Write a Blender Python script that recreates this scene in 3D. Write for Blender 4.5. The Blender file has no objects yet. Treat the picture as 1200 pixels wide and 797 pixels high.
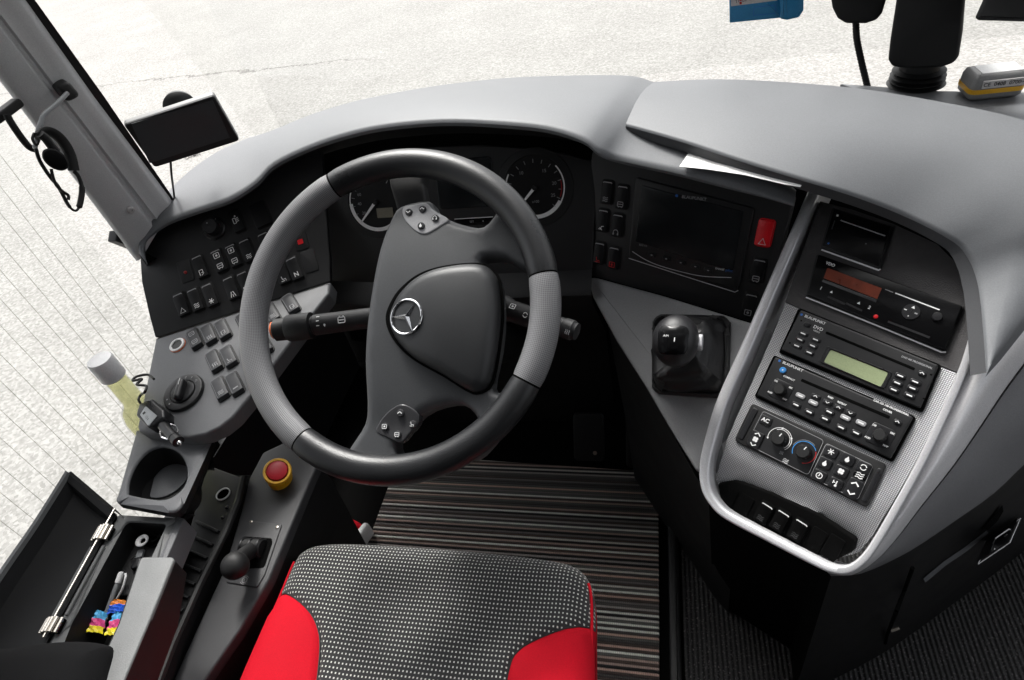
import bpy, bmesh, math, random
from mathutils import Vector, Matrix
from mathutils.geometry import delaunay_2d_cdt
random.seed(7)
PI = math.pi
scene = bpy.context.scene
COL = scene.collection

# ------------------------------------------------------------------ camera
F = 727.0
CAM = Vector((0, 0, 1.30))
zd = -Vector((185, 812, 727)).normalized()
yd = Vector((169, -690, 727)); yd = (yd - zd * yd.dot(zd)).normalized()
xd = yd.cross(zd)
if xd.x < 0: xd = -xd
RM = Matrix((xd, yd, zd))                      # world = RM @ (right, down, forward)
cam_d = bpy.data.cameras.new('camera'); cam = bpy.data.objects.new('camera', cam_d); COL.objects.link(cam)
cam_d.sensor_width = 36; cam_d.lens = F / 1200 * 36; cam_d.clip_start = 0.01; cam_d.clip_end = 3000
cols = (RM.col[0], -RM.col[1], -RM.col[2])
cam.matrix_world = Matrix.Translation(CAM) @ Matrix((cols[0], cols[1], cols[2])).transposed().to_4x4()
scene.camera = cam

def ray(px, py): return RM @ Vector((px - 600, py - 398.5, F))
def on(px, py, o, n):
    d = ray(px, py); return CAM + d * ((o - CAM).dot(n) / d.dot(n))
def atz(px, py, z): return on(px, py, Vector((0, 0, z)), Vector((0, 0, 1)))
def atx(px, py, x): return on(px, py, Vector((x, 0, 0)), Vector((1, 0, 0)))
def aty(px, py, y): return on(px, py, Vector((0, y, 0)), Vector((0, 1, 0)))
def depth(px, py, d): return CAM + ray(px, py) * (d / F)

class Fr:
    """a plane with its own right, up and outward axes"""
    def __init__(s, o, psi=0.0, tilt=90.0, axes=None):
        s.o = Vector(o)
        if axes: s.u, s.v = axes[0].normalized(), axes[1].normalized()
        else:
            p, t = math.radians(psi), math.radians(tilt)
            s.u = Vector((math.cos(p), -math.sin(p), 0))
            s.v = Vector((math.sin(p) * math.sin(t), math.cos(p) * math.sin(t), math.cos(t)))
        s.n = s.u.cross(s.v)
    def w(s, a, b, h=0.0): return s.o + s.u * a + s.v * b + s.n * h
    def ab(s, p):
        d = Vector(p) - s.o; return (d.dot(s.u), d.dot(s.v))
    def px(s, x, y, h=0.0): return s.ab(on(x, y, s.o + s.n * h, s.n))
    def pt(s, x, y, h=0.0): return on(x, y, s.o + s.n * h, s.n)
    def pxs(s, pts, h=0.0): return [s.px(x, y, h) for x, y in pts]
    def at(s, a, b, h=0.0, rot=0.0):
        f = Fr(s.w(a, b, h), axes=(s.u * math.cos(rot) + s.v * math.sin(rot), s.v * math.cos(rot) - s.u * math.sin(rot))); return f

# ------------------------------------------------------------------ 2-D helpers
def area(p): return 0.5 * sum(p[i][0] * p[(i + 1) % len(p)][1] - p[(i + 1) % len(p)][0] * p[i][1] for i in range(len(p)))
def ccw(p): return list(p) if area(p) > 0 else list(p)[::-1]
def dedup(p):
    o = []
    for q in p:
        if not o or math.dist(q, o[-1]) > 1e-6: o.append(tuple(q))
    if len(o) > 1 and math.dist(o[0], o[-1]) < 1e-6: o.pop()
    return o
def roundpoly(pts, r, seg=5):
    n = len(pts); out = []
    for i in range(n):
        p0, p1, p2 = Vector(pts[i - 1][:2]), Vector(pts[i][:2]), Vector(pts[(i + 1) % n][:2])
        rr = r[i] if isinstance(r, (list, tuple)) else r
        a, b = (p0 - p1), (p2 - p1); la, lb = a.length, b.length
        if rr <= 0 or la < 1e-9 or lb < 1e-9: out.append(tuple(p1)); continue
        a /= la; b /= lb; ang = a.angle(b, PI)
        if ang > PI - 0.03: out.append(tuple(p1)); continue
        t = min(rr / math.tan(ang / 2), la * 0.48, lb * 0.48)
        s, e = p1 + a * t, p1 + b * t
        for k in range(seg + 1):
            f = k / seg; q = s * (1 - f) ** 2 + p1 * 2 * f * (1 - f) + e * f * f; out.append(tuple(q))
    return dedup(out)
def rrect(w, h, r, cx=0, cy=0, seg=4):
    return roundpoly([(cx - w / 2, cy - h / 2), (cx + w / 2, cy - h / 2), (cx + w / 2, cy + h / 2), (cx - w / 2, cy + h / 2)], r, seg)
def circle(r, n=24, cx=0, cy=0, a0=0, a1=2 * PI, rb=None):
    full = abs(a1 - a0 - 2 * PI) < 1e-6; m = n if full else n + 1
    return [(cx + r * math.cos(a0 + (a1 - a0) * k / n), cy + (rb or r) * math.sin(a0 + (a1 - a0) * k / n)) for k in range(m)]
def catmull(pts, sub=6, closed=True):
    n = len(pts); out = []; P = [Vector(p) for p in pts]
    for i in range(n if closed else n - 1):
        if closed: a, b, c, d = P[i - 1], P[i], P[(i + 1) % n], P[(i + 2) % n]
        else: a, b, c, d = P[max(i - 1, 0)], P[i], P[i + 1], P[min(i + 2, n - 1)]
        for k in range(sub):
            t = k / sub
            out.append(0.5 * ((2 * b) + (c - a) * t + (2 * a - 5 * b + 4 * c - d) * t * t + (3 * b - a - 3 * c + d) * t ** 3))
    if not closed: out.append(P[-1])
    return [tuple(o) for o in out]
def inset(p, d):
    n = len(p); out = []
    for i in range(n):
        a, b, c = Vector(p[i - 1]), Vector(p[i]), Vector(p[(i + 1) % n])
        e1, e2 = (b - a).normalized(), (c - b).normalized()
        n1, n2 = Vector((-e1.y, e1.x)), Vector((-e2.y, e2.x)); m = n1 + n2
        if m.length < 1e-6: m = n1
        m = m / max(m.length_squared / 2, 0.35) if True else m
        out.append(tuple(b + m * d))
    return out
def inside(pt, poly):
    x, y = pt; r = False; j = len(poly) - 1
    for i in range(len(poly)):
        xi, yi = poly[i]; xj, yj = poly[j]
        if (yi > y) != (yj > y) and x < (xj - xi) * (y - yi) / (yj - yi) + xi: r = not r
        j = i
    return r
def dist_seg(px, py, a, b):
    ax, ay = a; bx, by = b; dx, dy = bx - ax, by - ay; L = dx * dx + dy * dy
    t = 0 if L < 1e-14 else max(0, min(1, ((px - ax) * dx + (py - ay) * dy) / L))
    return math.hypot(px - ax - t * dx, py - ay - t * dy)
def dist_poly(pt, poly, closed=True):
    n = len(poly); return min(dist_seg(pt[0], pt[1], poly[i], poly[(i + 1) % n]) for i in range(n if closed else n - 1))
def rnd(d, r):                                  # rounded edge of radius r: -r at the rim, 0 from r inwards
    d = min(d, r); return math.sqrt(max(r * r - (r - d) ** 2, 0)) - r

# ------------------------------------------------------------------ mesh builder
class MB:
    def __init__(s): s.bm = bmesh.new(); s.mats = []; s.uv = s.bm.loops.layers.uv.new('UVMap')
    def mi(s, m):
        if m not in s.mats: s.mats.append(m)
        return s.mats.index(m)
    def face(s, vs, mi, uvs=None):
        try: f = s.bm.faces.new(vs)
        except ValueError: return None
        f.material_index = mi; f.smooth = True
        if uvs:
            for l, q in zip(f.loops, uvs): l[s.uv].uv = q
        return f
    def quad(s, pts, m): s.face([s.bm.verts.new(p) for p in pts], s.mi(m), [(0, 0), (1, 0), (1, 1), (0, 1)][:len(pts)])
    def prism(s, fr, poly, h0, h1, m, bev=0.0, seg=3, topm=None, bottom=True):
        p = ccw(dedup(poly)); k = s.mi(m); kt = s.mi(topm or m); rings = [(p, h0)]
        if bev > 0:
            for i in range(seg + 1):
                t = PI / 2 * i / seg; rings.append((inset(p, bev * (1 - math.cos(t))), h1 - bev * (1 - math.sin(t))))
        else: rings.append((p, h1))
        V = [[s.bm.verts.new(fr.w(a, b, h)) for a, b in r] for r, h in rings]; n = len(p)
        for i in range(len(V) - 1):
            for j in range(n):
                q = (rings[i][0][j], rings[i][0][(j + 1) % n], rings[i + 1][0][(j + 1) % n], rings[i + 1][0][j])
                s.face([V[i][j], V[i][(j + 1) % n], V[i + 1][(j + 1) % n], V[i + 1][j]], k, q)
        s.face(V[-1], kt, rings[-1][0])
        if bottom: s.face(V[0][::-1], k, p[::-1])
        return s
    def ring(s, fr, outer, inner, h0, h1, m, bev=0.0):
        """frame between two loops with the same number of points"""
        k = s.mi(m); o = ccw(outer); i_ = ccw(inner); n = len(o)
        loops = [(o, h0), (o, h1 - bev)] + ([(inset(o, bev), h1), (inset(i_, -bev), h1)] if bev else [(o, h1), (i_, h1)]) + [(i_, h1 - bev), (i_, h0)]
        V = [[s.bm.verts.new(fr.w(a, b, h)) for a, b in r] for r, h in loops]
        for a in range(len(V)):
            b = (a + 1) % len(V)
            for j in range(n): s.face([V[a][j], V[a][(j + 1) % n], V[b][(j + 1) % n], V[b][j]], k, (loops[a][0][j], loops[a][0][(j + 1) % n], loops[b][0][(j + 1) % n], loops[b][0][j]))
        return s
    def loft(s, rows, m, closed=False, cap=False, uvs=None):
        k = s.mi(m); V = [[s.bm.verts.new(p) for p in r] for r in rows]; n = len(rows[0])
        U = uvs
        if U is None:
            U = []; acc = 0
            for i, r in enumerate(rows):
                if i: acc += (Vector(rows[i][n // 2]) - Vector(rows[i - 1][n // 2])).length
                x = 0; row = []
                for j in range(n):
                    if j: x += (Vector(r[j]) - Vector(r[j - 1])).length
                    row.append((x, acc))
                row.append((x + (Vector(r[0]) - Vector(r[-1])).length, acc)); U.append(row)
        for i in range(len(V) - 1):
            for j in range(n if closed else n - 1):
                j2 = (j + 1) % n; ju = j + 1 if closed and len(U[i]) > n else j2
                s.face([V[i][j], V[i][j2], V[i + 1][j2], V[i + 1][j]], k, (U[i][j], U[i][ju], U[i + 1][ju], U[i + 1][j]))
        if cap: s.face(V[0][::-1], k); s.face(V[-1], k)
        return s
    def tube(s, pts, r, m, seg=10, closed=False, cap=True, flat=1.0, up=None):
        P = [Vector(p) for p in pts]; n = len(P); rows = []; ref = None
        for i in range(n):
            t = (P[(i + 1) % n] - P[i - 1]) if closed else (P[min(i + 1, n - 1)] - P[max(i - 1, 0)])
            t = t.normalized()
            if up is not None: a = (Vector(up) - t * t.dot(Vector(up))).normalized()
            elif ref is None:
                a = t.orthogonal().normalized()
            else: a = (ref - t * ref.dot(t)).normalized()
            ref = a; b = t.cross(a); rr = r[i] if isinstance(r, (list, tuple)) else r
            rows.append([P[i] + (a * math.cos(2 * PI * k / seg) * flat + b * math.sin(2 * PI * k / seg)) * rr for k in range(seg)])
        if closed: rows.append(rows[0])
        return s.loft(rows, m, closed=True, cap=cap and not closed)
    def lathe(s, fr, prof, m, a=0, b=0, seg=28, cap=True):
        rows = [[fr.w(a + r * math.cos(2 * PI * k / seg), b + r * math.sin(2 * PI * k / seg), h) for k in range(seg)] for r, h in prof]
        return s.loft(rows, m, closed=True, cap=cap)
    def sweep(s, fr, path, sec, m, closed=False, ws=None):
        """section [(off, h)] swept along a 2-D path in the plane"""
        P = [Vector(p) for p in path]; n = len(P); rows = []
        for i in range(n):
            t = ((P[(i + 1) % n] - P[i - 1]) if closed else (P[min(i + 1, n - 1)] - P[max(i - 1, 0)])).normalized(); q = Vector((-t.y, t.x))
            k = ws[min(int(i * len(ws) / n), len(ws) - 1)] if ws else 1; rows.append([fr.w(P[i].x + q.x * o * k, P[i].y + q.y * o * k, h) for o, h in sec])
        if closed: rows.append(rows[0])
        return s.loft(rows, m, closed=True, cap=not closed)
    def stroke(s, fr, pts, w, h, m, closed=False):
        k = s.mi(m); P = [Vector(p) for p in pts]; n = len(P); L = []
        for i in range(n):
            t = ((P[(i + 1) % n] - P[i - 1]) if closed else (P[min(i + 1, n - 1)] - P[max(i - 1, 0)]))
            t = t.normalized() if t.length > 1e-9 else Vector((1, 0)); q = Vector((-t.y, t.x)) * w / 2
            L.append((s.bm.verts.new(fr.w(*(P[i] + q), h)), s.bm.verts.new(fr.w(*(P[i] - q), h))))
        for i in range(n if closed else n - 1):
            j = (i + 1) % n; s.face([L[i][1], L[j][1], L[j][0], L[i][0]], k)
        return s
    def patch(s, fr, poly, h, m):
        p = ccw(dedup(poly)); s.face([s.bm.verts.new(fr.w(a, b, h)) for a, b in p], s.mi(m), p); return s
    def puff(s, fr, outer, hf, m, holes=(), step=0.01, wall=0.02, er=0.006, rings=(0.12, 0.35, 0.7, 1.15), bound=None, wallm=None):
        """surface over a polygon whose height is hf(a, b, d), d = distance from the rim"""
        o = ccw(dedup(outer)); H = [ccw(dedup(h)) for h in holes]; pts = []; edges = []
        for L in [o] + H:
            b0 = len(pts); pts += L; edges += [(b0 + i, b0 + (i + 1) % len(L)) for i in range(len(L))]
        nb = len(pts)
        for L, sg in [(o, 1)] + [(h, -1) for h in H]:
            for rg in rings:
                for q in inset(L, er * rg * sg):
                    if inside(q, o) and not any(inside(q, h) for h in H) and min(dist_poly(q, X) for X in [o] + H) > er * rg * 0.6: pts.append(q)
        xs = [q[0] for q in o]; ys = [q[1] for q in o]; a = min(xs)
        while a < max(xs):
            b = min(ys)
            while b < max(ys):
                q = (a + random.uniform(-.1, .1) * step, b + random.uniform(-.1, .1) * step)
                if inside(q, o) and not any(inside(q, h) for h in H) and min(dist_poly(q, X) for X in [o] + H) > er * rings[-1] + step * .3: pts.append(q)
                b += step
            a += step
        vv, ee, ff, ov, oe, of = delaunay_2d_cdt([Vector(q) for q in pts], edges, [], 0, 1e-7)
        k = s.mi(m); bd = [ccw(dedup(bound))] if bound else [o] + H; VV = []
        for q in vv:
            d = min(dist_poly(q, X) for X in bd); VV.append(s.bm.verts.new(fr.w(q.x, q.y, hf(q.x, q.y, d))))
        for f in ff:
            c = sum((vv[i] for i in f), Vector((0, 0))) / len(f)
            if inside(c, o) and not any(inside(c, h) for h in H): s.face([VV[i] for i in f], k, [tuple(vv[i]) for i in f])
        if wall:
            kw = s.mi(wallm or m)
            for L, rev in [(o, 0)] + [(h, 1) for h in H]:
                top = [s.bm.verts.new(fr.w(q[0], q[1], hf(q[0], q[1], min(dist_poly(q, X) for X in bd)))) for q in L]
                bot = [s.bm.verts.new(fr.w(q[0], q[1], hf(q[0], q[1], 0) - wall)) for q in L]; n = len(L)
                for j in range(n): s.face([bot[j], bot[(j + 1) % n], top[(j + 1) % n], top[j]], kw, (L[j], L[(j + 1) % n], L[(j + 1) % n], L[j]))
            loose = [v for v in VV if not v.link_faces]
            for v in loose: s.bm.verts.remove(v)
        return s
    def text(s, txt, fr, a, b, h, size, m, align='CENTER', stretch=1.0, thick=0.0):
        c = bpy.data.curves.new('lettering', 'FONT'); c.body = txt; c.size = size; c.align_x = align; c.align_y = 'CENTER'; c.resolution_u = 3
        if thick: c.offset = thick
        o = bpy.data.objects.new('lettering', c); COL.objects.link(o); bpy.context.view_layer.update()
        dg = bpy.context.evaluated_depsgraph_get(); me = o.evaluated_get(dg).to_mesh(); k = s.mi(m)
        V = [s.bm.verts.new(fr.w(a + v.co.x * stretch, b + v.co.y, h)) for v in me.vertices]
        for p in me.polygons: s.face([V[i] for i in p.vertices], k)
        o.evaluated_get(dg).to_mesh_clear(); bpy.data.objects.remove(o); bpy.data.curves.remove(c); return s
    def done(s, name, parent=None, sharp=38, normals=True):
        bm = s.bm
        bmesh.ops.remove_doubles(bm, verts=bm.verts, dist=1e-6)
        if normals: bmesh.ops.recalc_face_normals(bm, faces=bm.faces)
        ca = math.radians(sharp)
        for e in bm.edges:
            if len(e.link_faces) == 2:
                if e.calc_face_angle(0) > ca: e.smooth = False
        me = bpy.data.meshes.new(name); bm.to_mesh(me); bm.free()
        for m in s.mats: me.materials.append(m)
        o = bpy.data.objects.new(name, me); COL.objects.link(o)
        if parent is not None: attach(o, parent)
        return o

def world_loc(o):
    p = Vector(o.location)
    return p
def attach(o, parent):
    # every mesh is written in world coordinates; only a thing's Empty is moved to the thing's base
    o.parent = parent
    top = parent
    while top.parent is not None: top = top.parent
    o.matrix_parent_inverse = Matrix.Translation(-Vector(top.location)) if top is parent else Matrix()
def thing(name, label, cat, loc=(0, 0, 0), group=None):
    o = bpy.data.objects.new(name, None); o.empty_display_size = .05; COL.objects.link(o); o.location = loc
    o['label'] = label; o['category'] = cat
    if group: o['group'] = group
    return o
def tag(o, label, cat, group=None):
    o['label'] = label; o['category'] = cat
    if group: o['group'] = group
    return o
def structure(o): o['kind'] = 'structure'; return o

# ------------------------------------------------------------------ materials
def mat(name, col, rough=.5, metal=0.0, bump=None, spec=.5, emit=None, coat=0.0, sheen=0.0, var=None):
    """bump = (kind, scale, strength, distance); var = (scale, amount) slight colour wear"""
    m = bpy.data.materials.new(name); m.use_nodes = True; nt = m.node_tree; N = nt.nodes; L = nt.links; b = N['Principled BSDF']
    b.inputs['Base Color'].default_value = (*col, 1); b.inputs['Roughness'].default_value = rough; b.inputs['Metallic'].default_value = metal
    b.inputs['Specular IOR Level'].default_value = spec; b.inputs['Coat Weight'].default_value = coat
    if sheen: b.inputs['Sheen Weight'].default_value = sheen
    if emit: b.inputs['Emission Color'].default_value = (*emit[0], 1); b.inputs['Emission Strength'].default_value = emit[1]
    tc = N.new('ShaderNodeTexCoord')
    if var:
        nz = N.new('ShaderNodeTexNoise'); nz.inputs['Scale'].default_value = var[0]; nz.inputs['Detail'].default_value = 6; L.new(tc.outputs['Object'], nz.inputs['Vector'])
        mr = N.new('ShaderNodeMapRange'); mr.inputs['From Min'].default_value = .3; mr.inputs['From Max'].default_value = .7
        mr.inputs['To Min'].default_value = 1 - var[1]; mr.inputs['To Max'].default_value = 1 + var[1]; L.new(nz.outputs['Fac'], mr.inputs['Value'])
        nf = N.new('ShaderNodeTexNoise'); nf.inputs['Scale'].default_value = 620; nf.inputs['Detail'].default_value = 3; L.new(tc.outputs['Object'], nf.inputs['Vector'])
        mf = N.new('ShaderNodeMapRange'); mf.inputs['From Min'].default_value = .25; mf.inputs['From Max'].default_value = .75; mf.inputs['To Min'].default_value = .9; mf.inputs['To Max'].default_value = 1.1; L.new(nf.outputs['Fac'], mf.inputs['Value'])
        mm = N.new('ShaderNodeMath'); mm.operation = 'MULTIPLY'; L.new(mr.outputs['Result'], mm.inputs[0]); L.new(mf.outputs['Result'], mm.inputs[1])
        mx = N.new('ShaderNodeVectorMath'); mx.operation = 'SCALE'; mx.inputs[0].default_value = col; L.new(mm.outputs[0], mx.inputs['Scale']); L.new(mx.outputs['Vector'], b.inputs['Base Color'])
        rr = N.new('ShaderNodeMapRange'); rr.inputs['To Min'].default_value = max(rough - .08, .03); rr.inputs['To Max'].default_value = min(rough + .08, 1); L.new(nz.outputs['Fac'], rr.inputs['Value']); L.new(rr.outputs['Result'], b.inputs['Roughness'])
    if bump:
        kind, sc, st, di = bump
        bp = N.new('ShaderNodeBump'); bp.inputs['Strength'].default_value = st; bp.inputs['Distance'].default_value = di; L.new(bp.outputs['Normal'], b.inputs['Normal'])
        if kind == 'grain':
            t = N.new('ShaderNodeTexVoronoi'); t.inputs['Scale'].default_value = sc; L.new(tc.outputs['Object'], t.inputs['Vector']); L.new(t.outputs['Distance'], bp.inputs['Height'])
        elif kind == 'noise':
            t = N.new('ShaderNodeTexNoise'); t.inputs['Scale'].default_value = sc; t.inputs['Detail'].default_value = 4; L.new(tc.outputs['Object'], t.inputs['Vector']); L.new(t.outputs['Fac'], bp.inputs['Height'])
    return m
def nodes(m): return m.node_tree.nodes, m.node_tree.links, m.node_tree.nodes['Principled BSDF']
def mathn(N, L, op, a, b=None):
    n = N.new('ShaderNodeMath'); n.operation = op
    for i, x in enumerate((a, b)):
        if x is None: continue
        if isinstance(x, (int, float)): n.inputs[i].default_value = x
        else: L.new(x, n.inputs[i])
    return n.outputs[0]

M = {}
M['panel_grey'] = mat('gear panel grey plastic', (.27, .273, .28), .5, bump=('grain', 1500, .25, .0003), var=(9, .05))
M['dash_grey'] = mat('dash grey soft plastic', (.158, .164, .174), .55, bump=('grain', 1500, .25, .0003), var=(9, .05))
M['shelf_grey'] = mat('switch shelf grey plastic', (.14, .143, .15), .5, bump=('grain', 1500, .25, .0003), var=(14, .06))
M['panel_dark'] = mat('charcoal panel plastic', (.014, .014, .015), .52, bump=('grain', 1600, .3, .0003), var=(14, .08))
M['black'] = mat('matt black plastic', (.0045, .0045, .005), .6, bump=('grain', 1500, .2, .0002), var=(20, .1))
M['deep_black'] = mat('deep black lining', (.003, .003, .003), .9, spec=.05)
M['gps_screen'] = mat('grey matt screen', (.05, .055, .06), .4, var=(6, .15))
M['gloss_black'] = mat('gloss black plastic', (.004, .004, .0045), .22, spec=.25, var=(30, .1))
M['device_black'] = mat('radio front black plastic', (.014, .014, .015), .38, bump=('grain', 2500, .15, .0002), var=(40, .1))
M['rocker_black'] = mat('rocker black plastic', (.009, .009, .01), .5, spec=.25, var=(60, .1))
M['cheek'] = mat('dark grey cheek plastic', (.19, .19, .198), .5, bump=('grain', 1500, .25, .0003), var=(9, .06))
M['side_grey'] = mat('side panel plastic', (.042, .042, .045), .5, bump=('grain', 1500, .25, .0003), var=(12, .07))
M['lid_rim'] = mat('lid edge plastic', (.045, .046, .05), .5, bump=('grain', 1500, .25, .0003), var=(12, .07))
M['key_black'] = mat('key black plastic', (.014, .014, .0155), .3, var=(60, .1))
M['rocker_grey'] = mat('rocker grey plastic', (.045, .046, .05), .5, spec=.3, var=(60, .1))
M['hub_grey'] = mat('steering hub grey plastic', (.064, .066, .07), .38, bump=('grain', 1700, .3, .0003), var=(10, .06))
M['cover_grey'] = mat('airbag cover charcoal plastic', (.03, .031, .033), .40, bump=('grain', 1700, .3, .0003), var=(10, .06))
M['leather'] = mat('black rim leather', (.018, .0185, .02), .30, bump=('grain', 900, .35, .0005), var=(16, .12))
M['knob'] = mat('worn black knob leather', (.018, .018, .02), .42, bump=('grain', 900, .35, .0005), var=(16, .12))
M['gaiter'] = mat('soft black leather', (.016, .016, .017), .42, bump=('grain', 500, .3, .0006), var=(16, .12))
M['satin'] = mat('satin silver paint', (.72, .72, .74), .3, metal=.35, var=(3, .03))
M['satin_side'] = mat('brushed silver side paint', (.85, .84, .85), .33, metal=.2, bump=('noise', 500, .08, .0003), var=(7, .08))
M['chrome'] = mat('chrome', (.86, .86, .88), .10, metal=1.0, var=(60, .03))
M['steel'] = mat('hinge steel', (.62, .58, .52), .28, metal=1.0, bump=('noise', 400, .15, .0004), var=(40, .15))
M['pod_reflect'] = mat('button pod plastic lightened for reflection', (.36, .36, .37), .25, var=(30, .06))  # lighter copy of the pod plastic; the reflection is put into its colour
M['pod'] = mat('button pod grey plastic', (.05, .05, .053), .2, var=(30, .06))
M['cap_white'] = mat('translucent white cap', (.93, .93, .93), .35, var=(30, .02)); M['cap_white'].node_tree.nodes['Principled BSDF'].inputs['Subsurface Weight'].default_value = .6; M['cap_white'].node_tree.nodes['Principled BSDF'].inputs['Subsurface Radius'].default_value = (.03, .03, .03)
M['white'] = mat('white print', (.82, .82, .82), .5, var=(60, .03))
M['dim'] = mat('grey print', (.32, .32, .33), .5, var=(60, .05))
M['gauge_rim'] = mat('gauge rim', (.8, .8, .8), .3, var=(60, .03))
M['white_plastic'] = mat('white bottle plastic', (.9, .9, .9), .35, var=(30, .03))
M['red'] = mat('red switch plastic', (.8, .006, .014), .4, var=(40, .06))
M['red_mark'] = mat('red print', (.5, .012, .015), .5, var=(40, .06))
M['red_dim'] = mat('dark red lamp', (.35, .012, .012), .3, var=(40, .06))
M['orange'] = mat('orange plastic', (.75, .16, .04), .4, var=(40, .06))
M['yellow'] = mat('yellow plastic', (.72, .38, .01), .38, var=(30, .08))
M['mush_red'] = mat('dark red button plastic', (.42, .012, .022), .42, var=(30, .1))
M['red_cloth'] = mat('red seat cloth', (.5, .003, .014), .85, bump=('noise', 1600, .35, .0006), spec=.2, var=(14, .07))
M['armrest'] = mat('grey armrest plastic', (.17, .174, .174), .55, bump=('grain', 700, .3, .0005), var=(22, .1))
M['arm_cloth'] = mat('black velour', (.005, .005, .0055), .95, bump=('noise', 700, .4, .001), spec=.15, var=(20, .15))
M['lid_liner'] = mat('black lid liner', (.006, .006, .0065), .75, bump=('noise', 700, .3, .0006), var=(12, .2))
M['pillar'] = mat('grey pillar plastic', (.58, .585, .595), .5, bump=('grain', 900, .3, .0005), var=(7, .07))
M['rubber'] = mat('black rubber', (.006, .006, .0065), .55, var=(30, .1))
M['screen'] = mat('dark glass screen', (.009, .0105, .012), .22, var=(10, .1))
M['lcd_green'] = mat('green lcd', (.30, .35, .2), .3, var=(40, .03))
M['lcd_orange'] = mat('amber lcd', (.20, .03, .008), .3, var=(60, .25))
M['lcd_beige'] = mat('beige lcd', (.20, .185, .14), .4, var=(40, .05))
M['lcd_white'] = mat('pale lcd', (.42, .44, .45), .3, var=(40, .1))
M['blue_led'] = mat('blue button', (.06, .30, .72), .3, var=(30, .05))
M['blue_mark'] = mat('blue print', (.02, .14, .5), .5, var=(40, .05))
M['blue_box'] = mat('blue box plastic', (.02, .21, .43), .4, var=(30, .06))
M['label'] = mat('pale label', (.55, .53, .53), .5, var=(80, .1))
M['box_grey'] = mat('box grey plastic', (.22, .22, .22), .45, var=(30, .05))
M['box_pale'] = mat('box pale plastic', (.7, .7, .7), .45, var=(30, .04))
M['paper'] = mat('white paper', (.83, .83, .82), .6, var=(30, .02))
M['print_grey'] = mat('grey printing', (.3, .31, .33), .6, var=(300, .5))
M['bag_blue'] = mat('blue wrapper', (.03, .14, .75), .25, var=(60, .2))
M['bag_yellow'] = mat('yellow wrapper', (.9, .75, .02), .25, var=(60, .1))
M['bag_pink'] = mat('pink wrapper', (.8, .1, .3), .25, var=(60, .2))
M['bag_sky'] = mat('sky blue wrapper', (.12, .5, .85), .25, var=(60, .2))
M['bag_orange'] = mat('orange wrapper', (.9, .3, .06), .25, var=(60, .2))
M['pen_grey'] = mat('grey pen plastic', (.26, .27, .28), .35, var=(60, .06))
M['cord'] = mat('black cord', (.008, .008, .008), .5, var=(60, .1))
M['gauge'] = mat('gauge face', (.006, .006, .0065), .35, var=(40, .1))

def uvnode(N): return N.new('ShaderNodeUVMap').outputs['UV']
# woven silver console face
m = M['weave'] = mat('silver woven plastic', (.3, .3, .31), .38, metal=.55); N, L, b = nodes(m)
sp = N.new('ShaderNodeSeparateXYZ'); L.new(uvnode(N), sp.inputs[0])
U, V = sp.outputs[0], sp.outputs[1]; P_ = 2 * PI / .0046
sx = mathn(N, L, 'SINE', mathn(N, L, 'MULTIPLY', mathn(N, L, 'ADD', U, V), P_)); sy = mathn(N, L, 'SINE', mathn(N, L, 'MULTIPLY', mathn(N, L, 'SUBTRACT', U, V), P_))
wv = mathn(N, L, 'MULTIPLY', sx, sy)
cr = N.new('ShaderNodeMapRange'); L.new(wv, cr.inputs['Value']); cr.inputs['From Min'].default_value = -.6; cr.inputs['From Max'].default_value = .6
mx = N.new('ShaderNodeMix'); mx.data_type = 'RGBA'; mx.inputs[6].default_value = (.11, .11, .115, 1); mx.inputs[7].default_value = (.48, .48, .49, 1); L.new(cr.outputs[0], mx.inputs[0]); L.new(mx.outputs[2], b.inputs['Base Color'])
bp = N.new('ShaderNodeBump'); bp.inputs['Strength'].default_value = .5; bp.inputs['Distance'].default_value = .0006; L.new(wv, bp.inputs['Height']); L.new(bp.outputs['Normal'], b.inputs['Normal'])
M['face_shaded'] = mat('console plastic darkened for lid shade', (.045, .042, .043), .55, bump=('grain', 700, .5, .0006), var=(120, .12))  # upper face in grey-brown, with the lid's shade put into the darker colour
# perforated grey rim leather
m = M['perf'] = mat('grey dimpled rim leather', (.2, .2, .21), .28); N, L, b = nodes(m)
sp = N.new('ShaderNodeSeparateXYZ'); L.new(uvnode(N), sp.inputs[0]); P_ = 2 * PI / .0046
sx = mathn(N, L, 'SINE', mathn(N, L, 'MULTIPLY', mathn(N, L, 'ADD', sp.outputs[0], sp.outputs[1]), P_)); sy = mathn(N, L, 'SINE', mathn(N, L, 'MULTIPLY', mathn(N, L, 'SUBTRACT', sp.outputs[0], sp.outputs[1]), P_))
wv = mathn(N, L, 'MULTIPLY', sx, sy)
cr = N.new('ShaderNodeMapRange'); L.new(wv, cr.inputs['Value']); cr.inputs['From Min'].default_value = -.2; cr.inputs['From Max'].default_value = .7
mx = N.new('ShaderNodeMix'); mx.data_type = 'RGBA'; mx.inputs[6].default_value = (.215, .215, .222, 1); mx.inputs[7].default_value = (.075, .075, .08, 1); L.new(cr.outputs[0], mx.inputs[0]); L.new(mx.outputs[2], b.inputs['Base Color'])
bp = N.new('ShaderNodeBump'); bp.inputs['Strength'].default_value = .45; bp.inputs['Distance'].default_value = -.0006; L.new(cr.outputs[0], bp.inputs['Height']); L.new(bp.outputs['Normal'], b.inputs['Normal'])
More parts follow.
